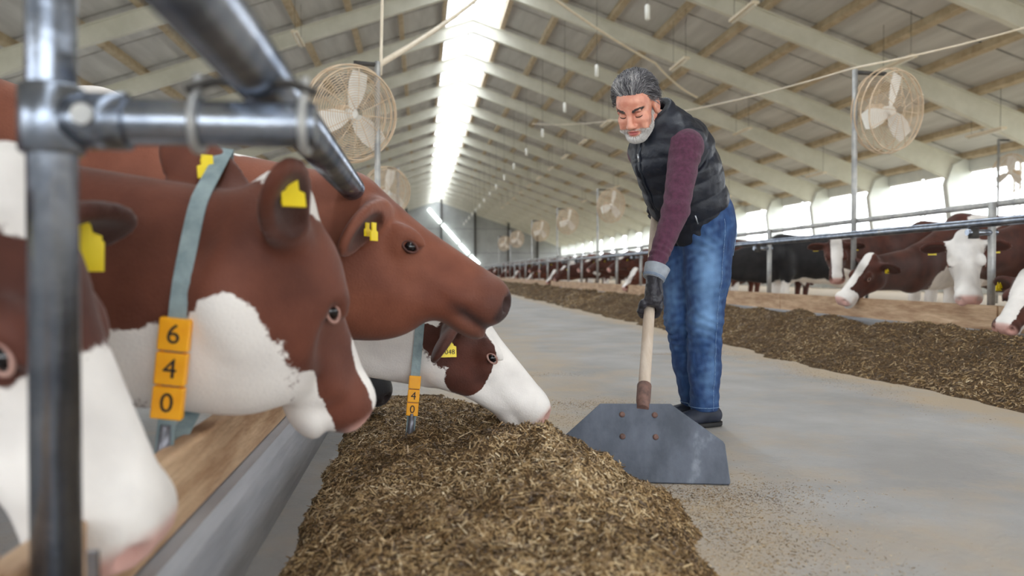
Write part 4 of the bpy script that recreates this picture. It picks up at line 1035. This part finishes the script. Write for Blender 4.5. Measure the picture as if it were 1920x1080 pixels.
# ------------------------------------------------------------------ feed piles: uneven ground of the heap plus loose chopped straw
feed_m = hair_mat('chopped_feed', [(0, (56,42,27)), (.28, (98,74,46)), (.55, (148,118,78)), (.8, (194,166,122)), (1, (226,206,170))])
feed_b = mat('feed_mass', (64,48,30), (110,84,52), 60, .95, bump=.8, bscale=130, c3=(140,112,72))
def n2(x, y, s, seed): return vnoise(np.stack([x, y, np.zeros_like(x)], -1).reshape(-1, 3), s, seed).reshape(x.shape)
def h_left(x, y):
    xr = np.interp(y, [.6, 1.2, 1.85, 2.3, 2.58, 2.72, 2.9, 3.3, 3.8, 4.3], [.52, .60, .70, .80, .79, .74, .60, .66, .60, .15]) + .03*n2(y*0, y, 7, 3)
    xl = -.345 + .02*n2(y*0, y, 9, 5)
    u = np.clip((x-xl)/(xr-xl), 0, 1)
    prof = np.interp(u, [0, .05, .2, .5, .68, .85, .95, 1], [.0, .22, .55, .88, 1.0, .50, .14, 0])
    Hm = np.interp(y, [.6, 1.5, 2.2, 2.7, 3.2, 3.8, 4.3, 4.6], [.13, .145, .18, .18, .105, .085, .05, 0])
    return Hm*prof*(1 + .28*n2(x, y, 5, 1) + .18*n2(x, y, 13, 2)) + np.where((u > .02) & (u < .97), .008*n2(x, y, 40, 7)+.004, -.004)
def h_right(x, y):
    xl = 3.02 + .10*n2(y*0, y, 1.1, 3) + .05*n2(y*0, y, 4, 5); u = np.clip((x-xl)/(4.43-xl), 0, 1)
    prof = np.interp(u, [0, .1, .3, .55, .75, .9, 1], [.0, .10, .45, .92, 1.0, .80, .6])
    return .27*prof*(1 + .22*n2(x, y, 2.2, 1) + .14*n2(x, y, 6, 2)) + np.where(u > .02, .012*n2(x, y, 25, 7)+.004, -.004)
def heap(name, hf, x0, x1, y0, y1, st, label, ys=None):
    xs = np.arange(x0, x1+st/2, st); ys = np.arange(y0, y1+st/2, st) if ys is None else ys
    X, Y = np.meshgrid(xs, ys, indexing='ij'); Z = hf(X, Y); nx, ny = X.shape
    V = np.stack([X, Y, Z], -1).reshape(-1, 3); i = np.arange((nx-1)*ny).reshape(nx-1, ny)[:, :-1].ravel()
    Q = np.stack([i, i+ny, i+ny+1, i+1], 1)
    keep = (Z.ravel()[Q] > -.003).any(1); Q = Q[keep]
    o = link(name, np_mesh(name, V, Q), feed_b); tag(o, label, 'feed', kind='stuff'); return o
def bits(name, X, Y, Z, N, Nn, rnd, lmin, lmax, wid, label, parent=None, shade_c=.45):
    # loose straw: little three-sided sticks lying on the surface normal Nn
    t = rnd.normal(size=(N, 3)); t -= Nn*(t*Nn).sum(1)[:, None]*.78; t /= np.linalg.norm(t, axis=1)[:, None]
    a = np.cross(t, Nn); a /= np.linalg.norm(a, axis=1)[:, None]+1e-9; b = np.cross(a, t)
    L = (lmin + (lmax-lmin)*rnd.rand(N)**2.2)[:, None]*.5; w = (wid*(.5+rnd.rand(N)))[:, None]
    c = np.stack([X, Y, Z], 1) + Nn*(w*.5); V = []
    for e in (-1, 1):
        for q in range(3):
            an = q*2.094; V.append(c + t*L*e + (a*math.cos(an) + b*math.sin(an)*.6)*w*(1 if e < 0 else .7))
    V = np.concatenate(V); base = np.arange(N); Q = [np.stack([q*N+base, ((q+1) % 3)*N+base, (3+(q+1) % 3)*N+base, (3+q)*N+base], 1) for q in range(3)]
    me = np_mesh(name, V, np.concatenate(Q), False); sh = np.clip(rnd.beta(2.2, 2.6, N)*1.0 + shade_c-.45 + .16*n2(X, Y, 6, 9), 0, 1)
    set_attr(me, 'shade', np.tile(sh, 6)); o = link(name, me, feed_m, parent)
    tag(o, label, 'feed' if parent is None else None, kind='stuff'); return o
def scatter(hf, N, x0, x1, ysamp, rnd, minz=.0):
    X = rnd.uniform(x0, x1, N*2); Y = ysamp(N*2); Z = hf(X, Y); k = np.where(Z > minz)[0][:N]; X, Y, Z = X[k], Y[k], Z[k]; e = .012
    g = np.stack([-(hf(X+e, Y)-hf(X-e, Y))/(2*e), -(hf(X, Y+e)-hf(X, Y-e))/(2*e), np.ones(len(X))], 1); return X, Y, Z, len(X), g/np.linalg.norm(g, axis=1)[:, None]
rnd = np.random.RandomState(11)
hl = heap('feed_heap', h_left, -.42, .95, .7, 4.7, .014, 'heap of brown chopped feed in front of the near cows')
bits('loose_straw', *scatter(h_left, 105000, -.40, .95, lambda n: .95 + 3.7*rnd.rand(n)**1.25, rnd), rnd, .007, .040, .0021, None, hl, .47)
o = bits('straw_stalk', *scatter(h_left, 420, -.38, .85, lambda n: 1.2 + 3.0*rnd.rand(n), rnd, .03), rnd, .03, .085, .0026, None, hl, .85)
hr = heap('feed_heap', h_right, 2.8, 4.40, 3.0, 90, .03, 'long heap of brown feed along the right feed fence', ys=np.concatenate([np.arange(3, 14, .03), np.arange(14, 100, .12)]))
bits('loose_straw', *scatter(h_right, 60000, 2.85, 4.41, lambda n: 3.6 + 14*rnd.rand(n)**1.6, rnd), rnd, .012, .05, .003, None, hr, .44)
bits('loose_straw', *scatter(h_right, 16000, 2.85, 4.41, lambda n: 16 + 60*rnd.rand(n)**1.7, rnd), rnd, .03, .10, .008, None, hr, .44)
# crumbs swept over the concrete
def crumbs(N, cx, cy, sx, sy):
    return cx + rnd.normal(size=N)*sx, cy + rnd.normal(size=N)*sy
cx, cy = zip(crumbs(7000, .85, 2.15, .16, .35), crumbs(2500, .98, 2.48, .2, .1), crumbs(2600, .75, 4.3, .30, .09), crumbs(1500, .55, 5.6, .28, .07), crumbs(1800, .60, 3.9, .25, .2), crumbs(2500, 2.75, 5.6, .12, 1.0), crumbs(1600, 2.8, 8.5, .12, 1.8), crumbs(1500, 2.3, 6.9, .22, .06))
cx = np.concatenate(cx); cy = np.concatenate(cy); ok = ((h_left(cx, cy) < 0) | (cy > 4.6)) & (h_right(cx, cy) < 0); cx, cy = cx[ok], cy[ok]
bits('feed_crumbs', cx, cy, np.zeros(len(cx)) + .0005, len(cx), np.tile([0, 0, 1.], (len(cx), 1)), rnd, .002, .011, .0010, 'thin scatter of feed crumbs on the concrete floor', None, .62)

# ------------------------------------------------------------------ cows behind the right feed fence
def right_cow(label, X0, Y0, poll, nose, hv, coat, m, group=None, **kw):
    f = lambda p: np.array((-(p[0]-X0), -(p[1]-Y0), p[2]))
    u = np.array(nose)-np.array(poll); L = lambda v: np.array((-v[0], -v[1], v[2]))
    return make_cow('cow', label, (X0, Y0, 0), math.pi, f(poll), L(u), L(np.array(hv, float)), coat, m, group=group, **kw)
def coatA(V, H): return any_(blob(H, (.24,-.02,0), (.36,.20,.15)), blob(H, (.42,-.06,0), (.18,.2,.2)), blob(V, (.45,0,1.1), (.08,.3,.16)), blob(V, (.0,0,.3), (.3,.5,.42)), blob(V, (-.7,0,.55), (.6,.6,.22)))*1.5 + n_(V, 9, .2)
def coatB(V, H): return any_(blob(H, (.25,.03,0), (.36,.08,.055)), blob(H, (.47,-.05,0), (.10,.14,.2)), blob(V, (.15,0,.55), (.42,.6,.34)), blob(V, (-.6,0,.62), (.6,.6,.22)), blob(V, (.0,0,.2), (.3,.5,.4)), blob(V, (-.2,0,1.28), (.25,.25,.1)))*1.5 + n_(V, 8, .28)
def coatC(V, H): return any_(blob(H, (.25,.03,0), (.42,.09,.075)), blob(H, (.42,-.16,0), (.16,.05,.2)), blob(V, (.0,0,.3), (.3,.5,.4)))*1.5 + n_(V, 9, .2)
def coatE(V, H): return any_(blob(V, (-1.25,0,.75), (.34,.6,.75)), blob(V, (0,0,.25), (.2,.5,.35)), blob(V, (-.5,0,.5), (.5,.6,.14)))*1.5 + n_(V, 8, .22)
def coatF(V, H): return any_(blob(H, (.2,.03,0), (.4,.10,.10)), blob(V, (-.6,0,1.0), (.3,.6,.36)), blob(V, (0,0,.3), (.4,.6,.4)))*1.5 + n_(V, 7, .3)
def coatG(V, H): return any_(blob(H, (.05,.03,0), (.12,.08,.1)), blob(V, (.35,0,1.0), (.2,.6,.36)), blob(V, (-1.2,0,.8), (.3,.6,.5)), blob(V, (-.6,0,.6), (.5,.6,.2)), blob(V, (0,0,.2), (.3,.6,.35)))*1.5 + n_(V, 7, .3)
RF = dict(tagnum=False, wid=.9)
right_cow('brown cow with a full white face looking straight at the viewer', 6.05, 6.78, (4.66,6.42,1.045), (4.53,6.19,.60), (-.50,-.78,.42), coatA, CM['dark'], h=.017, ear=(.05,-.15,1.0), tag_h=.085, tag_face=(-.4,-.9,0), sag=-.02, nu=.10, hs=1.22, **RF)
rb, sB, fB = right_cow('brown cow with white blaze lowering its collared head over the right board', 6.15, 8.55, (4.66,7.90,.885), (4.27,7.86,.44), (-.68,-.25,.6), coatB, CM['dark'], h=.017, ear=(-.1,-.25,.95), tag_h=.07, tag_face=(.2,-1,0), sag=-.08, nu=.06, hs=1.12, **RF)
make_collar(rb, sB, (1.30,0,.72), (.98,0,-.1), (0,1,0), (1.26,.14,.36), '  ', n_blocks_at=(.10,0), sz=.055)
right_cow('brown cow with white blaze at the right edge, muzzle deep in the feed', 5.80, 5.30, (4.56,5.56,.72), (4.24,5.43,.37), (-.75,-.35,.6), coatC, CM['dark'], h=.017, ear=(-.2,-.3,.9), tag_h=.08, tag_face=(.2,-1,0), sag=-.1, nu=.06, **RF)
right_cow('dark brown cow with a white stripe down its raised face behind the fence', 6.55, 9.85, (5.05,9.30,1.12), (4.96,9.10,.68), (-.42,-.85,.4), coatC, CM['dark'], h=.02, ear=(0,-.1,1.0), tag_h=.075, tag_face=(-.4,-.9,0), nu=.1, **RF)
right_cow('black cow with white hindquarters standing behind the man', 6.25, 13.4, (4.95,13.4,1.0), (4.62,13.3,.66), (-.7,0,.7), coatE, CM['black'], h=.022, lid=lid_k, **RF)
# templates for the herd further back: two poses, two coats
rf, _, _ = right_cow('brown cow with white face eating just left of the man', 6.05, 17.5, (4.72,17.4,.80), (4.38,17.25,.38), (-.72,-.2,.62), coatF, CM['red'], h=.024, sag=-.08, nu=.06, tag_face=(.2,-1,0), **RF)
rg, _, _ = right_cow('brown and white cow standing upright beyond the white-faced eater', 6.3, 19.7, (5.0,19.6,1.15), (4.62,19.5,.86), (-.6,0,.8), coatG, CM['dark'], h=.024, tag_face=(.2,-1,0), **RF)
rk, _, _ = right_cow('dark brown and white cow half hidden by the man, beyond the black cow', 6.2, 15.5, (4.8,15.5,.92), (4.45,15.4,.55), (-.7,0,.7), coatG, CM['dark'], h=.024, tag_face=(.2,-1,0), **RF)
rnd = np.random.RandomState(3)
def copy_tree(o, parent=None):
    c = o.copy(); COL.objects.link(c); c.parent = parent
    for ch in list(o.children): copy_tree(ch, c)
    return c
for k in range(19):
    y = 21.8 + k*2.1 + rnd.uniform(-.1, .1); src = (rf, rg, rk)[k % 3] if k % 5 else rg
    c = copy_tree(src); c.location = (6.15 + rnd.uniform(-.15, .2), y, 0); c.rotation_euler = (0, 0, math.pi + rnd.uniform(-.12, .12))
    c['label'] = f'distant brown and white cow, {ORD[k]} of the far row on the right'; c['group'] = 'far row of cows on the right'
